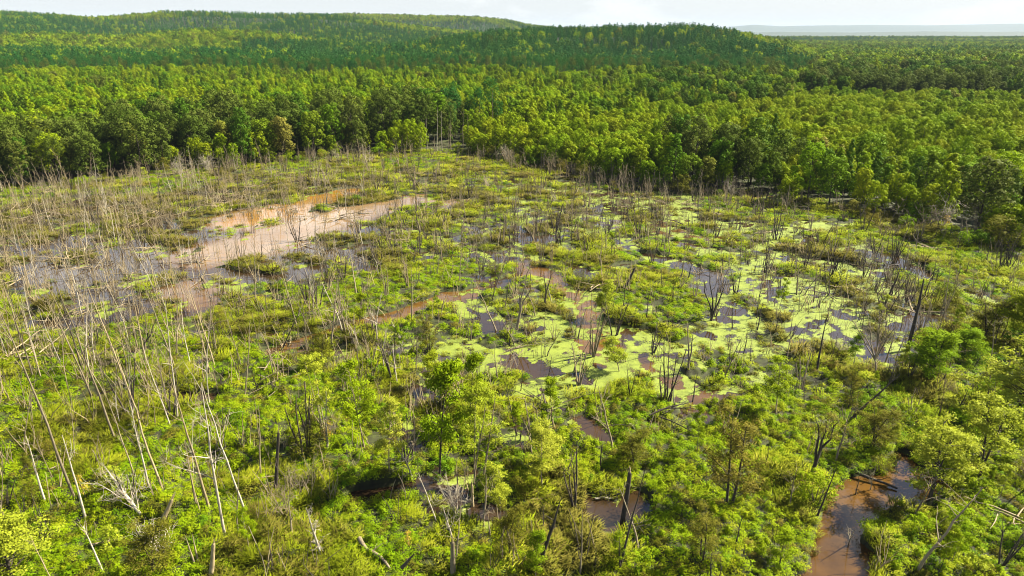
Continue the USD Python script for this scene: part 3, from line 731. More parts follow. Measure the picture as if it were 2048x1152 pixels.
def place(name, p, pos, label, cat, group=None, rot=0.0, scale=1.0, tilt=(0, 0)):
    x = UsdGeom.Xform.Define(stage, free(name))
    x.AddTranslateOp().Set(Gf.Vec3d(*map(float, pos)))
    if tilt != (0, 0):
        x.AddRotateXYZOp().Set(Gf.Vec3f(float(tilt[0]), float(tilt[1]), float(rot)))
    else:
        x.AddRotateZOp().Set(float(rot))
    x.AddScaleOp().Set(Gf.Vec3f(*([float(scale)] * 3 if np.ndim(scale) == 0 else map(float, scale))))
    x.GetPrim().GetReferences().AddInternalReference(p)
    x.GetPrim().SetInstanceable(True)
    tag(x, label, cat, group)
    return x


def in_view(x, y, z=0.0, m=60):
    px, py = photo(x, y, z)
    return (y > 5) & (px > -m) & (px < 2048 + m) & (py < 1152 + m) & (py > -m)


def jitter(rng, x0, x1, y0, y1, s):
    nx, ny = int((x1 - x0) / s), int((y1 - y0) / s)
    X, Y = np.meshgrid(np.arange(nx), np.arange(ny))
    return x0 + (X + rng.uniform(0, 1, X.shape)).ravel() * s, y0 + (Y + rng.uniform(0, 1, Y.shape)).ravel() * s


# ------------------------------------------------------------------ forest
frng = np.random.default_rng(21)
TANMAX = 0.88
sets = []
for y0, y1, s in ((120, 420, 3.9), (420, 900, 4.9), (900, 1700, 6.6), (1700, 3300, 9.2)):
    x, y = jitter(frng, -y1 * TANMAX, y1 * TANMAX, y0, y1, s)
    ok = (np.abs(x) < y * TANMAX + 12)
    sets.append(np.stack([x[ok], y[ok]], 1))
P = np.vstack(sets)
az, r = np.arctan2(P[:, 0], P[:, 1]), np.hypot(P[:, 0], P[:, 1])
past = r - edge_r(az) - (vnoise(P[:, 0], P[:, 1], 12, 5, 2) - 0.5) * 5
P, az, r, past = (a[past > 1.0] for a in (P, az, r, past))
px = 1024 + F / CP * np.tan(az)
u1, u2 = frng.random(len(P)), frng.random(len(P))
n60, n150, n30 = vnoise(P[:, 0], P[:, 1], 60, 1, 3), vnoise(P[:, 0] * 0.3, P[:, 1], 190, 2, 2), vnoise(P[:, 0], P[:, 1], 28, 3, 2)
Y = P[:, 1]
# where each kind grows
willow = ((px > 930) & (px < 1345) & (past < 28 + 45 * sstep(950, 1250, px) + 25 * n60)) | ((px >= 1290) & (past > 16 + 20 * n30) & (Y < 335 + 25 * (n60 - 0.5))) | ((px > 715) & (px < 862) & (past < 13)) | ((px > 300) & (px < 650) & (past < 9) & (u1 < 0.65))
pine = ((px > 480) & (px < 1640) & (Y > 560 - 40 * sstep(900, 1300, px) + 60 * (n60 - 0.5)) & (Y < 1150) & (u1 < 0.93) & ((px < 1440) | (Y < 980 - (px - 1440) * 1.2))) | ((px < 520) & (Y > 470) & (n150 > 0.60) & (u1 < 0.9)) | ((Y > 1150) & (n150 > 0.49) & (u1 < 0.88)) | ((px > 1640) & (Y > 500) & (n150 > 0.72) & (u1 < 0.8))
row = (px > 1630) & (px < 2030) & (Y > 392 + 16 * (n60 - 0.5)) & (Y < 425)
gap = (px > 1600) & (Y > 335) & (Y < 392)
tallp = (px > 820) & (px < 1110) & (past > 12 + 6 * n30) & (past < 48) & (u1 < 0.55) & ~willow
dense = (px < 930) & (past < 65 + 40 * (n60 - 0.5))
keep = ~(willow & (u2 < 0.12)) & ~(gap & (u2 < 0.1)) & ~(dense & (u2 < 0.35)) & ~(row & (u2 < 0.3)) & ~((px > 1290) & (past < 30) & (u2 < 0.25) & ~willow)
front = (px > 1290) & (past < 24) & ~willow & (u1 < 0.15)
willow |= front
keep &= ~((px > 835) & (px < 935) & (past < 14))
kind = np.where(pine, 'pine', np.where(row, 'row', np.where(tallp, 'tallpine', np.where(willow, 'willow', np.where(gap, 'field', np.where(dense, 'dense', 'mixed'))))))
fz = terrain(P[:, 0], P[:, 1])
fz = np.where(past < 12, ground_z(P[:, 0], P[:, 1]), fz)
yaw = frng.uniform(0, 2 * PI, len(P))
WID = frng.uniform(0.75, 1.2, len(P))
sc = frng.uniform(0.62, 1.15, len(P)) * (0.84 + 0.2 * n60)
mixgum = (n30 + 0.5 * (u1 - 0.5)) > np.where(px > 1300, 0.72, 0.45)
NEAR = Y < 640
near_groups = {'willow_tree': [], 'broadleaf_tree': [], 'pine_tree': []}
far_lists = {'pine': [], 'broad': []}
order = np.argsort(r)
for i in order:
    if not keep[i]:
        continue
    k = kind[i]
    s, pos = sc[i], (P[i, 0], P[i, 1], fz[i] - 0.2)
    v = frng.integers(0, 60)
    if NEAR[i]:
        if k in ('willow', 'field'):
            ps = KIND['willow']
            near_groups['willow_tree'].append((ps[v % 7][0], pos, s * (0.7 if k == 'field' else 0.86), i))
        elif k in ('pine', 'tallpine'):
            near_groups['pine_tree'].append((KIND['tallpine'][v % 3][0], pos, s * (0.9 if k == 'tallpine' else 0.78), i))
        else:
            if k == 'dense':
                p = KIND['broad'][v % 3] if u1[i] < 0.70 else KIND['broad'][3 + v % 6]
            elif k == 'row':
                p = KIND['broad'][v % 2]
            elif px[i] < 1290 and Y[i] < 560 and u1[i] < 0.7:
                p = (KIND['gum'][1], KIND['gum'][3], KIND['gum'][3], KIND['broad'][7], KIND['broad'][3], KIND['gum'][0])[v % 6]
            elif mixgum[i]:
                p = KIND['gum'][v % 6] if u2[i] > 0.4 else KIND['gum'][1 + 2 * (v % 2)]
            else:
                p = KIND['broad'][v % 3] if u2[i] > 0.82 else KIND['broad'][3 + v % 6]
            base = {'dense': 0.92, 'row': 0.84}.get(k, 0.74 if px[i] < 1250 else 0.78)
            near_groups['broadleaf_tree'].append((p[0], pos, s * base, i))
    elif k == 'pine':
        far_lists['pine'].append((v % 3, pos, s, i))
    else:
        w = np.array([.15, .06, .23, .10, .17, .05, .06, .14, .04])
        j = int(np.searchsorted(np.cumsum(w), frng.random() * 0.6 + 0.4 * n30[i]))
        far_lists['broad'].append((min(j, 8), pos, s, i))


def side(p_):
    return ('at the far left', 'at left', 'left of the dead poles', 'behind the dead poles', 'at the centre', 'right of the centre', 'at right', 'at the far right')[int(np.searchsorted([180, 480, 800, 960, 1240, 1500, 1800], p_))]


def look(nm_, p_):
    k_ = p_.rsplit('/', 1)[1]
    n_ = int(k_.rsplit('_', 1)[1])
    if nm_ == 'willow_tree':
        return ('rounded lime willow', 'tall lime willow', 'low bushy lime willow', 'narrow lime willow', 'broad lime willow', 'tallest slim lime willow', 'low spreading lime willow')[n_]
    if nm_ == 'pine_tree':
        return ('olive tinged bare trunked pine', 'tall dark bare trunked pine', 'shorter dark bare trunked pine')[n_]
    if k_.startswith('gum'):
        return ('pointed green tree', 'tall pointed yellow green tree', 'short pointed green tree', 'pointed lime green tree', 'slim pointed deep green tree', 'blunt pointed dull yellow tree')[n_]
    return ('round dark olive tree', 'large dark olive tree', 'small dark olive tree', 'round green tree', 'low round green tree', 'large deep green tree', 'dull yellowish tree', 'wide lime green tree', 'tall deep green tree')[n_]


def depth(a_):
    return 'in the front row of the forest' if a_ < 11 else 'behind the front row of the forest' if a_ < 26 else 'deep in the forest' if a_ < 70 else 'far back in the forest'


CATN = {'willow_tree': 'willow', 'broadleaf_tree': 'tree', 'pine_tree': 'pine tree'}
for nm, lst in near_groups.items():
    inside = [t for t in lst if in_view(t[1][0], t[1][1], t[1][2] + 5, 30)]
    chosen = {t[3] for t in inside[:300]}
    for p, pos, s, i in lst:
        if i in chosen:
            lb = f'{look(nm, p)} {depth(past[i])} {side(px[i])}'
            wv_ = WID[i]
            place(nm, p, pos, lb, CATN[nm], f'{look(nm, p)}s {depth(past[i])} {side(px[i])}', math.degrees(yaw[i]), (s * wv_, s * wv_, s))
    rest = [t for t in lst if t[3] not in chosen]
    if rest:
        plist = sorted({t[0] for t in rest})
        scatter({'willow_tree': 'willow_thicket', 'broadleaf_tree': 'broadleaf_forest', 'pine_tree': 'pine_stand'}[nm],
                {'willow_tree': 'wide thicket of yellow green willows beyond the marsh', 'broadleaf_tree': 'mixed green broadleaf forest on the flat land beyond the marsh', 'pine_tree': 'dark pines mixed into the forest beyond the marsh'}[nm],
                'forest', plist, [plist.index(t[0]) for t in rest], np.array([t[1] for t in rest]), np.array([(t[2] * WID[t[3]], t[2] * WID[t[3]], t[2]) for t in rest]), np.array([yaw[t[3]] for t in rest]))
scatter('hill_pine_forest', 'dark green pine plantation covering the low hills', 'forest', FAR['pine'], [t[0] for t in far_lists['pine']], np.array([t[1] for t in far_lists['pine']]), np.array([(t[2] * WID[t[3]], t[2] * WID[t[3]], t[2]) for t in far_lists['pine']]), np.array([yaw[t[3]] for t in far_lists['pine']]))
scatter('hill_broadleaf_forest', 'bright green broadleaf forest rolling over the far slopes', 'forest', FAR['broad'], [t[0] for t in far_lists['broad']], np.array([t[1] for t in far_lists['broad']]), np.array([(t[2] * WID[t[3]], t[2] * WID[t[3]], t[2]) for t in far_lists['broad']]), np.array([yaw[t[3]] for t in far_lists['broad']]))
x, y = jitter(frng, 300, 8000, 3300, 8200, 34)
ok = (x < y * TANMAX) & (x > y * 0.16)
x, y = x[ok], y[ok]
nq = vnoise(x, y, 500, 2, 2)
scatter('plain_forest', 'hazy blue green forest on the distant plain at right', 'forest', FAR['clump'], np.where(nq > 0.6, 2, np.where(nq > 0.42, 1, 0)), np.stack([x, y, terrain(x, y)], 1), frng.uniform(0.8, 1.25, len(x)), frng.uniform(0, 6.28, len(x)))

# ------------------------------------------------------------------ marsh growth
mr = np.random.default_rng(33)


def marsh_points(density_bands):
    out = []
    for r0, r1, s in density_bands:
        x, y = jitter(mr, -r1 * 0.85, r1 * 0.85, 20, r1, s)
        q = np.hypot(x, y)
        ok = (q >= r0) & (q < r1) & (np.abs(x) < y * 0.86 + 8)
        out.append(np.stack([x[ok], y[ok], np.full(ok.sum(), s)], 1))
    A = np.vstack(out)
    z, s, c, d = ground_z(A[:, 0], A[:, 1], True)
    return A, z, s, c, d


A, z, s, c, d = marsh_points([(28, 70, 0.62), (70, 110, 0.82), (110, 165, 1.15), (165, 250, 1.7)])
u = mr.random(len(A))
ok = (s > -0.5) & (d < 6) & in_view(A[:, 0], A[:, 1], z, 220)
ok &= u < np.where(s > 0.03, np.clip(0.35 + s * 2.2, 0, 0.97), np.where(s > -0.35, 0.42, 0.05) * (vnoise(A[:, 0], A[:, 1], 3.0, 5, 2) > 0.45))
A, z, s, c = A[ok], z[ok], s[ok], c[ok]
u = mr.random(len(A))
nn_ = vnoise(A[:, 0], A[:, 1], 9, 4, 3)
lime = c[:, 2] - 0.06 + (nn_ - 0.5) * 1.2 + np.clip(s, -0.3, 0.5) * 0.5
kindc = np.where(lime + (u - 0.5) * 0.4 > 0.82, 0, np.where(lime + (u - 0.5) * 0.5 > 0.52, 1, 2))
size = np.clip(A[:, 2] / 0.70, 0.95, 2.0) * mr.uniform(0.55, 1.35, len(A))
kindc = np.where((s < 0.03) & (kindc == 0), 1 + (u > 0.4), kindc)
size *= np.where(s < 0.03, mr.uniform(0.3, 0.7, len(A)), 1)
pos = np.stack([A[:, 0], A[:, 1], np.maximum(z, -0.05)], 1)
for kk, nm, lb, ct, ps in ((0, 'marsh_herbs', 'low bright lime green leafy cover over the marsh hummocks', 'ground cover', HERB), (1, 'marsh_grass', 'yellow green grass tussocks on the marsh hummocks', 'grass', GRASS), (2, 'sedge', 'brownish olive sedge tufts along the marsh water', 'sedge', SEDGE)):
    q = kindc == kk
    scatter(nm, lb, ct, ps, mr.integers(0, len(ps), q.sum()), pos[q], np.stack([size[q], size[q], size[q] * mr.uniform(0.7, 1.2, q.sum()) * np.interp(np.hypot(pos[q, 0], pos[q, 1]), [60, 100, 200], [0.95, 0.5, 0.42])], 1), mr.uniform(0, 6.28, q.sum()), 0.08)

# sticks and fallen branches
A, z, s, c, d = marsh_points([(34, 110, 2.6), (110, 250, 2.4)])
u = mr.random(len(A))
ok = (d < 4) & in_view(A[:, 0], A[:, 1], z, 80) & (u < 0.10 + 0.85 * c[:, 3] ** 1.5 + 0.18 * c[:, 1])
q = ok & (np.abs(s) < 0.9) & ~((seg_dist(A[:, 0], A[:, 1], [(440, 508), (560, 472), (700, 425), (860, 400)]) < 5) & (mr.random(len(A)) < 0.75)) & ~((photo(A[:, 0], A[:, 1])[1] > 880) & (s < -0.2))
zz = np.maximum(z, -0.15)
idx = mr.integers(0, 4, q.sum())
scatter('dead_stems', 'thin tan dead stems poking up through the marsh', 'dead stems', STICKS, idx, np.stack([A[q, 0], A[q, 1], zz[q]], 1), mr.uniform(0.7, 1.5, q.sum()), mr.uniform(0, 6.28, q.sum()), 0.05)
q = (d < 2) & in_view(A[:, 0], A[:, 1], z, 80) & (mr.random(len(A)) < 0.012 + 0.22 * c[:, 3] ** 3)
scatter('fallen_branches', 'tangled tan fallen branches lying in the flooded thicket', 'fallen branches', LITTER, mr.integers(0, 4, q.sum()), np.stack([A[q, 0], A[q, 1], np.maximum(z[q], 0) + 0.05], 1), mr.uniform(0.7, 1.5, q.sum()), mr.uniform(0, 6.28, q.sum()), 0.03)

# sedge islands and shrubs
A, z, s, c, d = marsh_points([(34, 250, 2.6)])
u = mr.random(len(A))
rx_, ry_ = photo(A[:, 0], A[:, 1])
ok = (d < 3) & in_view(A[:, 0], A[:, 1], z, 40) & (s > -0.25) & (u < (0.02 + 0.12 * c[:, 4] + 0.25 * sstep(-9, -1, d)) * np.where(ry_ > 820, 1.3, 0.8) + 0.35 * sstep(1620, 1850, rx_) * sstep(560, 700, ry_))
sd_ = d[ok]
A, z, s, c = A[ok], z[ok], s[ok], c[ok]
A_r = np.hypot(A[:, 0], A[:, 1])
ordr = np.argsort(A_r)
spx, spy = photo(A[:, 0], A[:, 1], 0.0)
SH_TXT = {'lime': 'rounded bright lime green bush', 'olive': 'feathery dark olive bush', 'green': 'mid green leafy bush', 'sedge': 'brownish sedge covered hummock bush', 'pale': 'pale yellow green leafy bush', 'bare': 'bare twiggy tan bush'}


def zone(px_, py_):
    if py_ > 880:
        return 'in the near foreground at left' if px_ < 620 else 'in the near foreground at centre' if px_ < 1350 else 'near the brown creek at lower right'
    if py_ > 640:
        return 'among the leaning dead trunks at left' if px_ < 560 else 'between the duckweed pools at centre' if px_ < 1420 else 'in the thicket below the bare trees at right'
    if py_ > 460:
        return 'beside the dark flooded water at left' if px_ < 620 else 'on the marsh hummocks in the middle' if px_ < 1250 else 'among the duckweed at middle right'
    return 'in the brown dead thicket at upper left' if px_ < 600 else 'near the far bank behind the orange pool' if px_ < 1100 else 'near the far shaded bank at right'


SAP_TXT = {'pale': 'slender pale leafed sapling', 'lime': 'slender lime green sapling', 'green': 'slender mid green sapling', 'brush': 'feathery olive sapling'}
cnt = 0
rest = []
for i in ordr:
    t = mr.random()
    wet = s[i] < 0.1
    if c[i, 2] > 0.75:
        ky = 'lime' if t < 0.4 else 'green' if t < 0.6 else 'olive' if t < 0.8 else 'pale'
    elif c[i, 2] > 0.5:
        ky = 'olive' if t < 0.3 else 'sedge' if t < 0.6 else 'lime' if t < 0.8 else 'green'
    else:
        ky = 'sedge' if t < 0.65 else 'olive' if t < 0.85 else 'green'
    if mr.random() < (0.34 if spx[i] < 700 or 780 < spx[i] < 1150 else 0.2):
        ky = 'bare'
    sc_ = mr.uniform(0.6, 1.35) * (0.72 if A_r[i] > 75 and spx[i] < 1700 else 1.0) * (1.9 if sd_[i] > -6 else 1.0)
    p_ = SHRUB[ky][mr.integers(0, len(SHRUB[ky]))]
    po = (A[i, 0], A[i, 1], max(z[i], -0.05) - 0.05)
    slim = (640 < spx[i] < 1480 and spy[i] > 620 and mr.random() < 0.45) or (spx[i] > 1600 and spy[i] > 640 and mr.random() < 0.2) or mr.random() < 0.06
    if slim and spy[i] > 480:
        sk = mr.choice(['pale', 'lime', 'green', 'brush'], p=[.40, .25, .15, .20])
        pp, H_ = SAP[sk][mr.integers(0, len(SAP[sk]))]
        zn = zone(spx[i], spy[i])
        sh = mr.uniform(2.6, 5.6) / H_
        lb = SAP_TXT[sk]
        place('sapling', pp, po, f'{lb} {zn}', 'sapling', f'{lb}s {zn}', mr.uniform(0, 360), (sh * 0.78, sh * 0.78, sh), (mr.normal() * 3, mr.normal() * 3))
    elif cnt < 300:
        zn = zone(spx[i], spy[i])
        place('shrub', p_, po, f'{SH_TXT[ky]} {zn}', 'bush', f'{SH_TXT[ky]}es {zn}'.replace('bushes', 'bushes'), mr.uniform(0, 360), sc_)
        cnt += 1
    else:
        rest.append((p_, po, sc_))
if rest:
    pl = sorted({t[0] for t in rest})
    scatter('far_scrub', 'low brownish green scrub over the far side of the marsh', 'scrub', pl, [pl.index(t[0]) for t in rest], np.array([t[1] for t in rest]), np.array([t[2] for t in rest]), mr.uniform(0, 6.28, len(rest)))

# dead trees
A, z, s, c, d = marsh_points([(36, 110, 3.0), (110, 250, 2.5)])
u = mr.random(len(A))
dens = np.clip(c[:, 3], 0, 1)
clus = vnoise(A[:, 0], A[:, 1], 11, 1, 2)
fringe = sstep(-14, -3, d) * np.interp(photo(A[:, 0], A[:, 1])[0], [0, 700, 900, 1150, 1500, 1700, 2048], [.35, .22, .12, .8, .8, .3, .15])
ok = (d < 3.5) & in_view(A[:, 0], A[:, 1], z, 90) & (u < (0.03 + 0.13 * dens + 0.62 * dens ** 2.6 + fringe + np.where(photo(A[:, 0], A[:, 1])[0] > 620, 0.08 + 0.55 * dens, 0)) * (0.35 + 1.3 * clus))
A, z, c, s = A[ok], z[ok], c[ok], s[ok]
spx, spy = photo(A[:, 0], A[:, 1], 0.0)
DT = {'bark': 'slender grey dead tree with few branches', 'tan': 'slender tan dead tree with few branches', 'white': 'slender bleached dead tree with bare twigs', 'dark': 'short dark dead tree with bare branches'}
cnt, rest = 0, []
for i in np.argsort(np.hypot(A[:, 0], A[:, 1])):
    hl = 1.0 if spx[i] < 640 else 0.85
    hl *= mr.uniform(0.45, 1.0) * (0.8 if spx[i] > 640 else 1)
    fat_ = 0.85 if spx[i] < 640 else 1.75
    tl = (mr.normal() * 2.6, mr.normal() * 2.6)
    po = (A[i, 0], A[i, 1], max(z[i], -0.3))
    if cnt < 300:
        k = mr.integers(0, 6) if spx[i] < 900 else mr.choice([0, 2, 6, 6, 6, 5])
        p_, H_, bm = DEAD[k]
        zn = zone(spx[i], spy[i])
        place('dead_tree', p_, po, f'{DT[bm]} {zn}', 'dead tree', f'{DT[bm]} {zn}'.replace('dead tree', 'dead trees', 1), mr.uniform(0, 360), (hl * fat_, hl * fat_, hl), tl)
        cnt += 1
    else:
        k = mr.integers(0, 6)
        rest.append((k if spx[i] < 760 else int(mr.choice([4, 4, 5, 4, 0])), po, (hl * fat_ * 1.15, hl * fat_ * 1.15, hl)))
print('dead trees', cnt, len(rest), (spx > 640).sum())
if rest:
    scatter('flooded_dead_wood', 'bare tan dead trees crowding the flooded far side of the marsh', 'dead trees', [p for p, _ in DEADFAR], [t[0] for t in rest], np.array([t[1] for t in rest]), np.array([t[2] for t in rest]), mr.uniform(0, 6.28, len(rest)), 0.05)

A, z, s, c, d = marsh_points([(45, 250, 4.2)])
qx, qy = photo(A[:, 0], A[:, 1])
fr = sstep(-16, -4, d) * np.interp(qx, [0, 700, 900, 1150, 1550, 1750], [.25, .15, .1, .75, .75, .1])
hot = np.exp(-(((qx - 1700) / 150) ** 2 + ((qy - 560) / 70) ** 2)) * .55 + np.exp(-(((qx - 1130) / 190) ** 2 + ((qy - 460) / 60) ** 2)) * .5 + np.exp(-(((qx - 720) / 160) ** 2 + ((qy - 520) / 70) ** 2)) * .5
ok = (d < 2) & in_view(A[:, 0], A[:, 1], z, 30) & (mr.random(len(A)) < fr + np.where(qx > 560, 0.05 + 0.30 * c[:, 3] + hot, 0.06)) & ~((s < -0.3) & (c[:, 1] < 0.35))
A, z, qx, qy = A[ok], z[ok], qx[ok], qy[ok]
print('clumps', len(A))
for i in np.argsort(np.hypot(A[:, 0], A[:, 1]))[:300]:
    p_, w_ = CLUMP[int(mr.choice([0, 1, 2, 4, 3], p=[.3, .25, .2, .15, .1]))]
    zn, hs = zone(qx[i], qy[i]), mr.uniform(0.55, 1.15)
    place('dead_clump', p_, (A[i, 0], A[i, 1], max(z[i], -0.1)), f'many stemmed {w_} dead clump {zn}', 'dead shrub', f'many stemmed {w_} dead clumps {zn}', mr.uniform(0, 360), (hs, hs, hs * mr.uniform(.8, 1.3)), (mr.normal() * 2, mr.normal() * 2))

# ------------------------------------------------------------------ single things the photograph shows
srng = np.random.default_rng(55)


def base_top(b, t):
    """Foot on the marsh at photo point b and a tip seen at photo point t, straight above or leaning across the view."""
    g = ground(b[0], b[1], 0.1)
    gz_ = float(ground_z(np.array([g[0]]), np.array([g[1]]))[0])
    u_, w_ = (t[0] - 1024) / F, (576 - t[1]) / F
    dv = np.array([u_, CP + w_ * SP, -SP + w_ * CP])
    k = (g[0] ** 2 + g[1] ** 2) / (g @ dv[:2])
    tip = np.array([0, 0, CAM_H]) + dv * k
    return np.array([g[0], g[1], max(gz_, -0.2)]), tip


def own(name, parts, pos, label, cat):
    path = free(name)
    x = UsdGeom.Xform.Define(stage, path)
    x.AddTranslateOp().Set(Gf.Vec3d(*map(float, pos)))
    for nm, mesh, mat in parts:
        put(free(nm, path), mesh, M[mat])
    tag(x, label, cat)
    return x


def dead(b, t, r0, mat, label, nb=4, twigs=3, low=0.4, fine=False, wob=0.03, cat='dead tree', name='dead_tree', broken=False):
    foot, tip = base_top(b, t)
    v = tip - foot
    H = np.linalg.norm(v)
    n = 8
    ts = np.linspace(0, 1, n)[:, None]
    tr = v * ts + np.cumsum(srng.normal(size=(n, 3)) * wob * H / n * (ts > 0), 0)
    tr += (v - tr[-1]) * ts
    tr[0] -= unit(v) * 0.5
    parts = dead_parts(srng, H, r0 * (1.0 if broken else 0.78), nb, twigs, mat, low=low, fine=fine, trunk=tr)
    if broken:
        e, dr = tr[-1], unit(tr[-1] - tr[-2])
        rad = r0 * 0.35
        spl = [tube(np.array([e + srng.normal(size=3) * rad * 0.5, e + dr * srng.uniform(0.25, 0.7) + srng.normal(size=3) * 0.05]), [rad * 0.6, 0.01], 4, False) for _ in range(4)]
        parts[0] = ('trunk', tube(tr, np.linspace(r0, r0 * 0.62, n), 7), mat)
        parts.append(('splinters', merge(spl), 'tan'))
    return own(name, parts, foot, label, cat)


def forked(b, tips, r0, mat, label, fork=0.4, twigs=2, cat='dead tree', name='dead_tree', leaf=None):
    foot, tip0 = base_top(b, tips[0])
    c_ = np.mean([base_top(b, t)[1] for t in tips], 0)
    f_ = (c_ - foot) * fork
    parts = [('trunk', tube(np.array([[0, 0, -0.5], f_ * 0.5 + srng.normal(size=3) * 0.05, f_]), [r0, r0 * 0.9, r0 * 0.8], 7), mat)]
    for t in tips:
        e = base_top(b, t)[1] - foot
        m1, m2 = f_ + (e - f_) * 0.35 + srng.normal(size=3) * 0.12, f_ + (e - f_) * 0.7 + srng.normal(size=3) * 0.12
        ms = [tube(np.array([f_ * 0.97, m1, m2, e]), np.array([.7, .55, .42, .25]) * r0, 6)]
        for _ in range(twigs):
            q = m1 + (e - m1) * srng.uniform(0, 1)
            ms.append(branch(srng, q, unit(e - f_) + srng.normal(size=3) * 0.6, np.linalg.norm(e - f_) * 0.3, r0 * 0.22, 2))
        parts.append(('limb', merge(ms), mat))
    return own(name, parts, foot, label, cat)


def log(a, b, r0, mat, label, wob=0.05, stubs=2, lift=0.15):
    """A fallen trunk lying between two photo points."""
    pa, pb = ground(*a, 0.2), ground(*b, 0.2)
    za, zb = (float(max(ground_z(np.array([p[0]]), np.array([p[1]]))[0], 0.0)) for p in (pa, pb))
    A_, B_ = np.array([pa[0], pa[1], za + lift]), np.array([pb[0], pb[1], zb + lift])
    v = B_ - A_
    L_ = np.linalg.norm(v)
    ts = np.linspace(0, 1, 7)[:, None]
    p = v * ts + srng.normal(size=(7, 3)) * wob * L_ * [[1, 1, 0.3]] * np.sin(ts * PI)
    parts = [('trunk', tube(p, np.linspace(r0, r0 * 0.5, 7), 7), mat)]
    for _ in range(stubs):
        i = srng.integers(2, 6)
        parts.append(('branch', branch(srng, p[i], unit(v) * 0.5 + srng.normal(size=3) * 0.6 + [0, 0, 0.4], L_ * srng.uniform(0.15, 0.35), r0 * 0.35, 1), mat))
    return own('fallen_log', parts, A_, label, 'fallen log')


# left foreground
dead((150, 1000), (0, 622), .15, 'bark', 'tallest leaning grey dead trunk at the far left of the foreground', 4, 3, .6)
dead((172, 1040), (124, 870), .13, 'white', 'pale curved dead tree with an orange leaved plant at its foot', 4, 3, .45)
dead((66, 752), (4, 560), .13, 'bark', 'grey dead trunk leaning out past the left edge of the picture', 4, 2, .5)
dead((92, 1008), (52, 872), .12, 'white', 'pale forked dead tree with thick broken twigs above the leafy tree at lower left', 5, 2, .35)
dead((230, 880), (110, 560), .14, 'bark', 'long leaning grey dead trunk in the dense left hand group', 4, 3, .5)
dead((330, 1000), (232, 700), .13, 'tan', 'tan dead tree leaning left between lime hummocks at left', 4, 3, .5)
dead((420, 1025), (338, 745), .14, 'tan', 'tall pale dead trunk with a mass of fine twigs half way up', 7, 5, .35, True)
dead((452, 1080), (402, 765), .14, 'white', 'white dead tree with fine white branches on its left side', 9, 6, .3, True)
dead((395, 1025), (370, 880), .10, 'bark', 'thin grey dead pole left of the fine twigged white tree', 3, 2, .5)
dead((304, 1000), (258, 800), .11, 'white', 'white slender dead tree behind the bleached fallen crown', 6, 4, .4, True)
dead((492, 1030), (404, 770), .11, 'white', 'curving white dead pole leaning left of the log pile', 4, 3, .5)
dead((523, 958), (517, 812), .10, 'bark', 'straight grey dead pole above the log pile', 1, 1, .6)
dead((551, 982), (557, 866), .17, 'dark', 'straight dark broken pole standing alone at left centre', 0, 0, broken=True, name='broken_snag', cat='snag')
dead((328, 1056), (344, 1000), .20, 'tan', 'short broken brown stump behind the olive tree at lower left', 0, 0, broken=True, name='broken_snag', cat='snag')
dead((425, 1160), (427, 1088), .19, 'tan', 'broken brown stump at the bottom edge right of the olive tree', 0, 0, broken=True, name='broken_snag', cat='snag')
dead((208, 1155), (166, 1052), .10, 'white', 'bare pale dead tree leaning left at the bottom edge', 4, 2, .5)
dead((392, 1142), (370, 1072), .10, 'bark', 'thin pale dead stem, left of a twin pair', 1, 1)
dead((398, 1136), (385, 1068), .10, 'bark', 'thin pale dead stem, right of a twin pair', 1, 1)
dead((642, 1118), (612, 1015), .12, 'white', 'heap of bleached bare branches standing like a tent', 12, 5, .15, True)
dead((585, 1080), (575, 985), .10, 'bark', 'pale twiggy dead tree left of the bleached branch heap', 5, 3, .3, True)
dead((655, 905), (652, 782), .13, 'white', 'pale dead tree with twisted branches beside a yellow leaved sapling', 7, 4, .4)
dead((490, 795), (500, 640), .11, 'bark', 'grey dead tree left of the leafy saplings at centre left', 4, 3, .4)
for k, (b, t, lb) in enumerate((((185, 800), (90, 590), 'grey leaning dead pole above the lime hummock at left'), ((265, 800), (170, 560), 'thick grey dead pole leaning among thin ones at left'), ((165, 740), (120, 590), 'dark upright dead trunk at the edge of the left hummock'),
                                ((295, 735), (262, 580), 'straight brown dead trunk left of the branching dead tree'), ((420, 755), (395, 640), 'tall tan dead trunk right of the branching dead tree'), ((355, 840), (330, 600), 'curved pale dead trunk by the dark pool at left'),
                                ((430, 740), (375, 560), 'thin tan dead tree leaning beside the brown pool'), ((560, 700), (600, 620), 'dark slanting dead stem beside the lime bank'))):
    dead(b, t, .12, ['bark', 'tan', 'dark', 'tan', 'tan', 'white', 'tan', 'dark'][k], lb, 4, 3, .45)
forked((285, 712), [(300, 660), (272, 668), (312, 640)], .15, 'dark', 'dark branching dead tree with a spreading elbow at left', .5)
# bleached fallen crown
foot = ground(285, 1045)
fz0 = float(ground_z(np.array([foot[0]]), np.array([foot[1]]))[0])
ms = [('trunk', tube(wander(srng, (0, 0, 0.2), (-0.75, 0.55, 0.42), 5.0, 6, 0.06), np.linspace(.13, .04, 7), 6), 'white')]
for k in range(12):
    ms.append(('branch', branch(srng, (-0.35 * (k % 6 + 1) * .75, 0.25 * (k % 6 + 1) * .75, 0.3 + 0.16 * (k % 6)), (-0.7 + srng.normal() * .5, .5 + srng.normal() * .5, .55 + srng.normal() * .25), srng.uniform(2.0, 3.2), .045, 6, fine=True), 'white'))
own('fallen_dead_tree', ms, (foot[0], foot[1], fz0), 'bleached fallen tree crown of fine white branches at lower left', 'fallen tree')
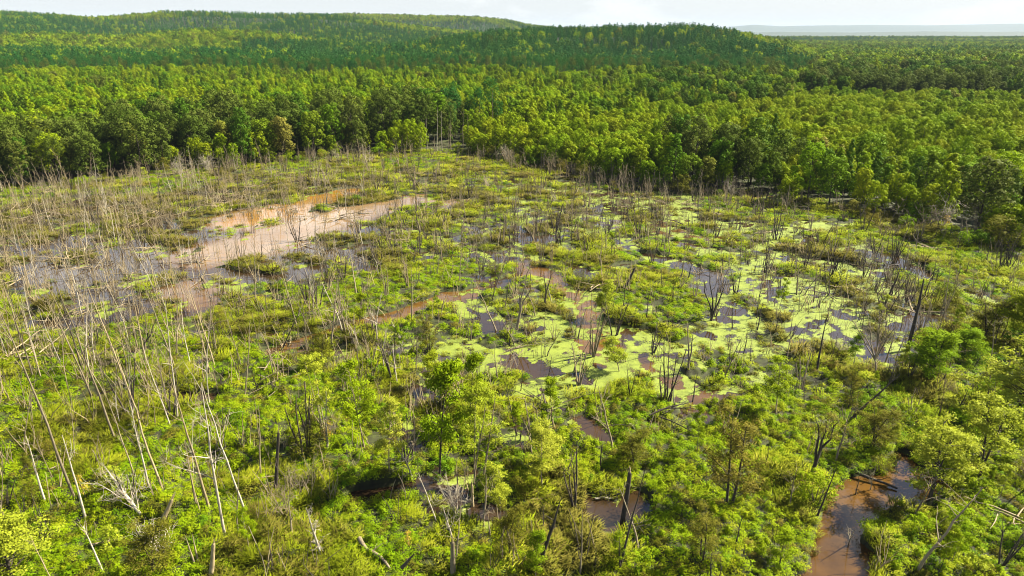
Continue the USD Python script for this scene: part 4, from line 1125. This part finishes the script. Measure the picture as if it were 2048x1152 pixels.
# centre foreground
dead((1245, 1042), (1259, 946), .24, 'dark', 'thick dark broken snag standing in a pool at lower centre', 1, 1, .6, broken=True, name='broken_snag', cat='snag')
dead((907, 1156), (905, 1085), .22, 'bark', 'pale broken stump with a white jagged tip at bottom centre', 0, 0, broken=True, name='broken_snag', cat='snag')
dead((1074, 1150), (1118, 1010), .24, 'dark', 'thick dark leaning trunk with a hooked limb at bottom centre', 4, 2, .5)
dead((1240, 1140), (1290, 940), .12, 'dark', 'long thin dark trunk leaning right of the pool snag', 2, 2, .6)
dead((872, 1044), (837, 946), .09, 'white', 'white spindly dead tree over the dark pool at lower centre', 5, 2, .3)
dead((905, 1085), (885, 1012), .10, 'white', 'tangle of white dead branches behind the jagged pale stump', 9, 4, .2, True)
dead((803, 1152), (828, 1108), .20, 'dark', 'twisted black stump at the bottom edge', 2, 1, .5, name='broken_snag', cat='snag')
dead((980, 1080), (975, 1020), .08, 'bark', 'thin grey dead stem left of the leaning dark trunk', 2, 2)
dead((1160, 1150), (1165, 1020), .10, 'bark', 'upright grey dead pole right of the hooked dark trunk', 1, 1)
dead((1190, 1110), (1175, 1035), .08, 'tan', 'short tan dead stick leaning at the pool edge', 1, 1)
dead((945, 1010), (944, 970), .15, 'tan', 'short orange brown stump under the tall pale sapling', 0, 0, broken=True, name='broken_snag', cat='snag')
dead((1035, 870), (1010, 765), .10, 'dark', 'dark bent dead tree left of the dense lime thicket', 3, 2)
log((720, 1090), (780, 1152), .17, 'bark', 'grey log slanting down to the bottom edge', stubs=1)
log((1190, 996), (1240, 993), .09, 'white', 'pale thin log lying across the pool at lower centre', stubs=1)
log((1250, 828), (1268, 868), .13, 'bark', 'crooked pale log on the lime hummock at centre right', .12, 3)
log((845, 890), (905, 862), .11, 'dark', 'dark log behind the tall pale sapling')
log((184, 1099), (238, 1078), .13, 'tan', 'tan log lying in the undergrowth at lower left', stubs=1)
for a, b, lb in (((486, 962), (545, 980), 'lowest log of the tan log pile at left'), ((500, 955), (548, 976), 'upper log of the tan log pile at left'), ((510, 972), (550, 962), 'crossing log of the tan log pile at left')):
    log(a, b, .10, 'tan', lb, .03, 1, .25)
log((330, 825), (410, 812), .10, 'tan', 'pale fallen trunk beside the dark water at left')
log((1060, 1003), (1110, 1000), .10, 'tan', 'tan log behind the hooked dark trunk', stubs=2)
# right
log((1708, 948), (1795, 976), .16, 'dark', 'black wet log lying along the creek edge', .03, 2)
log((1648, 918), (1685, 945), .12, 'tan', 'pale tan log above the creek', .03, 1)
dead((1702, 840), (1800, 748), .20, 'dark', 'thick dark trunk leaning far right over the bushes', 3, 2, .6)
dead((1633, 1040), (1674, 932), .11, 'dark', 'dark thin pole leaning over the creek bank', 1, 1, .7)
dead((1633, 748), (1654, 636), .17, 'dark', 'dark leaning pole left of the large bare tree', 3, 2, .6)
dead((1605, 718), (1609, 650), .08, 'bark', 'thin grey pole beside the dark leaning pole', 1, 1)
forked((1750, 752), [(1757, 640), (1720, 660), (1790, 655), (1735, 628), (1775, 640), (1705, 640), (1765, 622)], .11, 'bark', 'large bare grey tree with a fan of fine upright branches', .3, 12)
forked((1765, 624), [(1799, 541), (1762, 590), (1785, 570)], .22, 'dark', 'dark forked snag in the grey thicket at right', .25, 1)
forked((1817, 700), [(1848, 558), (1842, 592)], .26, 'dark', 'tall dark Y shaped snag right of the forked one', .5, 1)
forked((1424, 640), [(1420, 540), (1436, 575), (1452, 562), (1408, 560)], .17, 'dark', 'cluster of dark dead stems in the duckweed right of centre', .12, 2)
forked((1376, 744), [(1374, 645), (1386, 670)], .15, 'bark', 'pair of grey dead stems by the duckweed pool', .15, 1)
forked((1032, 660), [(1052, 562), (1040, 590), (1062, 575)], .20, 'bark', 'pale broken dead tree with a bushy foot at centre', .5, 1)
forked((1090, 610), [(1088, 545), (1103, 538)], .16, 'dark', 'dark crossed snags over the brown channel at centre', .3, 2)
dead((1103, 607), (1093, 560), .12, 'white', 'white stripped snag leaning beside the crossed snags', 1, 1)
dead((1251, 580), (1269, 537), .22, 'dark', 'thick dark leaning stub on the lime bank at centre right', 0, 0, broken=True, name='broken_snag', cat='snag')
dead((1212, 500), (1212, 452), .18, 'bark', 'upright grey snag beside a small green sapling', 3, 1)
dead((1019, 690), (1021, 655), .15, 'dark', 'dark short stump under the pale broken tree', 1, 1, name='broken_snag', cat='snag')
dead((1028, 382), (1028, 338), .11, 'dark', 'lone dark pole on the far side of the marsh', 0, 0)
dead((1240, 585), (1228, 520), .10, 'bark', 'grey pole beside the thick leaning stub', 2, 2)
dead((1376, 560), (1384, 525), .14, 'dark', 'leaning dark stems with a bushy foot on the lime island', 3, 1)
dead((1545, 475), (1550, 420), .10, 'bark', 'pale dead stem on the duckweed near the far right bank', 3, 2)
dead((1460, 412), (1470, 356), .12, 'bark', 'pale branching dead tree before the dark forest edge', 5, 3, .2)
dead((1395, 415), (1406, 338), .13, 'bark', 'tall pale dead tree before the dark forest edge', 5, 3, .2)
dead((1888, 640), (1905, 500), .08, 'bark', 'thin grey pole leaning on the green bank at far right', 2, 2)
dead((1975, 800), (1990, 640), .10, 'bark', 'thin pole among the brown bushes at far right', 2, 2)
# tall dead poles before the forest, centre
for k, (bx, by, ty) in enumerate(((842, 305, 238), (855, 303, 236), (874, 305, 215), (884, 306, 222), (897, 305, 246), (902, 304, 240), (926, 310, 220), (937, 300, 228), (868, 308, 268), (956, 266, 205), (966, 266, 218), (989, 250, 212), (1060, 240, 205))):
    dead((bx, by), (bx + (-2 if k % 2 else 1), ty), .16 if k < 9 else .14, 'white' if k in (1, 2, 3) else 'bark', ['left end pole of the tall pale dead row before the forest', 'bleached pole with a short crook, second of the tall dead row', 'tallest bleached pole in the middle of the tall dead row', 'bleached pole just right of the tallest in the dead row',
         'shorter grey pole right of the two tallest in the dead row', 'grey pole before the dark gap of the dead row', 'grey pole at the right of the dead row beside the willows', 'right end pole of the tall dead row', 'short grey pole low in the dead row', 'grey pole against the dark trees above the lime willows', 'second grey pole against the dark trees above the lime willows', 'pale pole rising above the lime willows at centre', 'right hand grey pole above the lime willows'][k], 0 if k % 3 else 2, 1, .7, name='dead_pole', cat='dead tree')


def live(b, t, sort, label, wide=1.0, name='sapling', cat='sapling', k=0, fat=1.0):
    foot, tip = base_top(b, t)
    p, H = SAP[sort][k % len(SAP[sort])]
    s_ = (tip[2] - foot[2]) / H
    return place(name, p, foot - [0, 0, 0.05], label, cat, None, srng.uniform(0, 360), (s_ * wide, s_ * wide, s_))


live((949, 968), (925, 752), 'pale', 'tall pale yellow green sapling with thin twin trunks at centre', .9, k=1)
live((880, 960), (868, 700), 'green', 'tall green sapling left of the tall pale one', .75)
live((1084, 985), (1085, 860), 'pale', 'wide pale leafed sapling over the dark undergrowth at centre', 1.25, k=0)
live((1110, 940), (1150, 830), 'pale', 'pale sapling with twiggy top at the edge of the lime bank', 1.3, k=2)
live((995, 1040), (1015, 935), 'pale', 'small yellow green sapling with a short white trunk at lower centre', 1.1, k=2)
live((1105, 874), (1126, 750), 'green', 'green sapling on a dark trunk behind the wide pale one', .9, k=1)
live((780, 962), (752, 800), 'pale', 'pale leafed sapling with grey twisted trunk left of centre', 1.0, k=0)
live((730, 900), (720, 700), 'lime', 'bright green sapling among the twigs left of centre', .8, k=1)
live((650, 880), (640, 690), 'pale', 'pale sapling half hidden behind white dead branches', .9, k=1)
live((940, 860), (948, 690), 'green', 'small dark green tree behind the tall pale sapling', .7, k=0)
live((872, 780), (880, 700), 'lime', 'lime sapling behind the row of pale saplings', 1.1)
live((1548, 842), (1552, 705), 'lime', 'light green sapling on a dark straight trunk at centre right', 1.1, k=1)
live((1198, 638), (1196, 552), 'pale', 'thin pale sapling beside the brown channel', .9, k=2)
live((1225, 505), (1225, 462), 'green', 'small bright green sapling on the far lime bank', .8)
live((1240, 742), (1232, 670), 'pale', 'pale willow sapling on the duckweed island', 1.3, k=2)
live((1855, 1006), (1905, 835), 'tree', 'large light green tree arching over the creek', 1.25, k=1, name='leafy_tree', cat='tree')
live((1960, 960), (1950, 780), 'tree', 'large pale leafed tree behind the creek tree', 1.2, k=1, name='leafy_tree', cat='tree')
live((2030, 840), (2010, 650), 'tree', 'pale leafed tree at the right edge of the picture', 1.3, k=0, name='leafy_tree', cat='tree')
live((30, 1170), (55, 1000), 'tree', 'large pale yellow green leafy tree in the lower left corner', 1.5, k=0, name='leafy_tree', cat='tree')
live((1556, 1140), (1560, 1060), 'green', 'bright green leafy sapling left of the creek mouth', 1.5, k=0)
live((1868, 1070), (1870, 1015), 'pale', 'yellow green bushy sapling below the creek tree', 1.5, k=2)
live((1459, 1018), (1487, 815), 'brush', 'dark olive feathery tree with a dark forked trunk at lower right', 1.0, k=1, name='feathery_tree', cat='tree')
live((310, 1165), (320, 1020), 'brush', 'olive feathery tree at the bottom left', 1.15, k=0, name='feathery_tree', cat='tree')
live((1966, 680), (1960, 590), 'brush', 'rusty olive feathery tree above the pale tree at right', 1.5, k=0, name='feathery_tree', cat='tree')
live((1740, 910), (1760, 800), 'brush', 'olive feathery tree right of the leaning dark trunk', 1.3, k=0, name='feathery_tree', cat='tree')
live((1264, 935), (1262, 858), 'brush', 'rounded olive feathery shrub on the lime bank', 1.6, k=0, name='feathery_tree', cat='tree')
live((1400, 1140), (1390, 1010), 'brush', 'olive feathery tree at the bottom right of centre', 1.2, k=1, name='feathery_tree', cat='tree')
live((1930, 720), (1900, 640), 'limetree', 'lime green leafy tree beside the rusty olive one', 1.6, k=0, name='leafy_tree', cat='tree')
live((1860, 760), (1880, 655), 'limetree', 'broad lime green tree left of the pale tree at the right edge', 1.6, k=1, name='leafy_tree', cat='tree')
live((2035, 690), (2030, 560), 'limetree', 'tall lime green tree at the right edge above the pale one', 1.4, k=1, name='leafy_tree', cat='tree')
live((174, 1000), (176, 940), 'yellow', 'orange leaved sapling at the foot of the pale curved dead tree', 1.0)
live((655, 890), (660, 835), 'yellow', 'yellow leaved sapling beside the pale twisted dead tree', .9)
live((818, 1110), (815, 1060), 'yellow', 'orange yellow sapling by the dark pool at bottom centre', .9, k=1)
live((1888, 455), (1890, 425), 'yellow', 'orange tinged sapling before the dark forest at far right', 1.2, k=1)
live((385, 935), (378, 910), 'yellow', 'small orange leaved plant beside the tall pale trunk', 1.2, k=1)
# forked living tree
forked((1622, 962), [(1637, 850), (1668, 850), (1652, 862)], .19, 'dark', 'dark forked trunk with a thin pale green crown at right', .28, 3, cat='tree', name='forked_tree')
ft, tp = base_top((1622, 962), (1655, 812))
put('/World/forked_tree/crown', merge([lobe_leaves(srng, (tp - ft) * srng.uniform(.62, 1.0) + srng.normal(size=3) * [1.0, 1.0, .4], (.8, .8, .6), 70, .22, .06, .6, .5, .4, .2) for _ in range(16)]), M['sedge'])

# ------------------------------------------------------------------ haze
hz = UsdGeom.Mesh.Define(stage, '/World/haze')
X0, X1, Y0, Y1, Z0, Z1 = -25000, 25000, -25000, 25000, -3.0, 420.0
pts = [(x, y, z) for z in (Z0, Z1) for x, y in ((X0, Y0), (X1, Y0), (X1, Y1), (X0, Y1))]
hz.CreatePointsAttr([Gf.Vec3f(*p) for p in pts])
hz.CreateFaceVertexCountsAttr([4] * 6)
hz.CreateFaceVertexIndicesAttr([0, 3, 2, 1, 4, 5, 6, 7, 0, 1, 5, 4, 1, 2, 6, 5, 2, 3, 7, 6, 3, 0, 4, 7])
hz.CreateSubdivisionSchemeAttr('none')
UsdShade.MaterialBindingAPI.Apply(hz.GetPrim()).Bind(usdkit.material(stage, '/World/Looks/haze_air', {'v': ('principled_volume', {'color': (0.32, 0.39, 0.47), 'density': HAZE, 'anisotropy': 0.0})}, volume='v.volume'))
tag(hz, 'thin pale blue summer haze over the far hills', 'haze', kind='stuff')
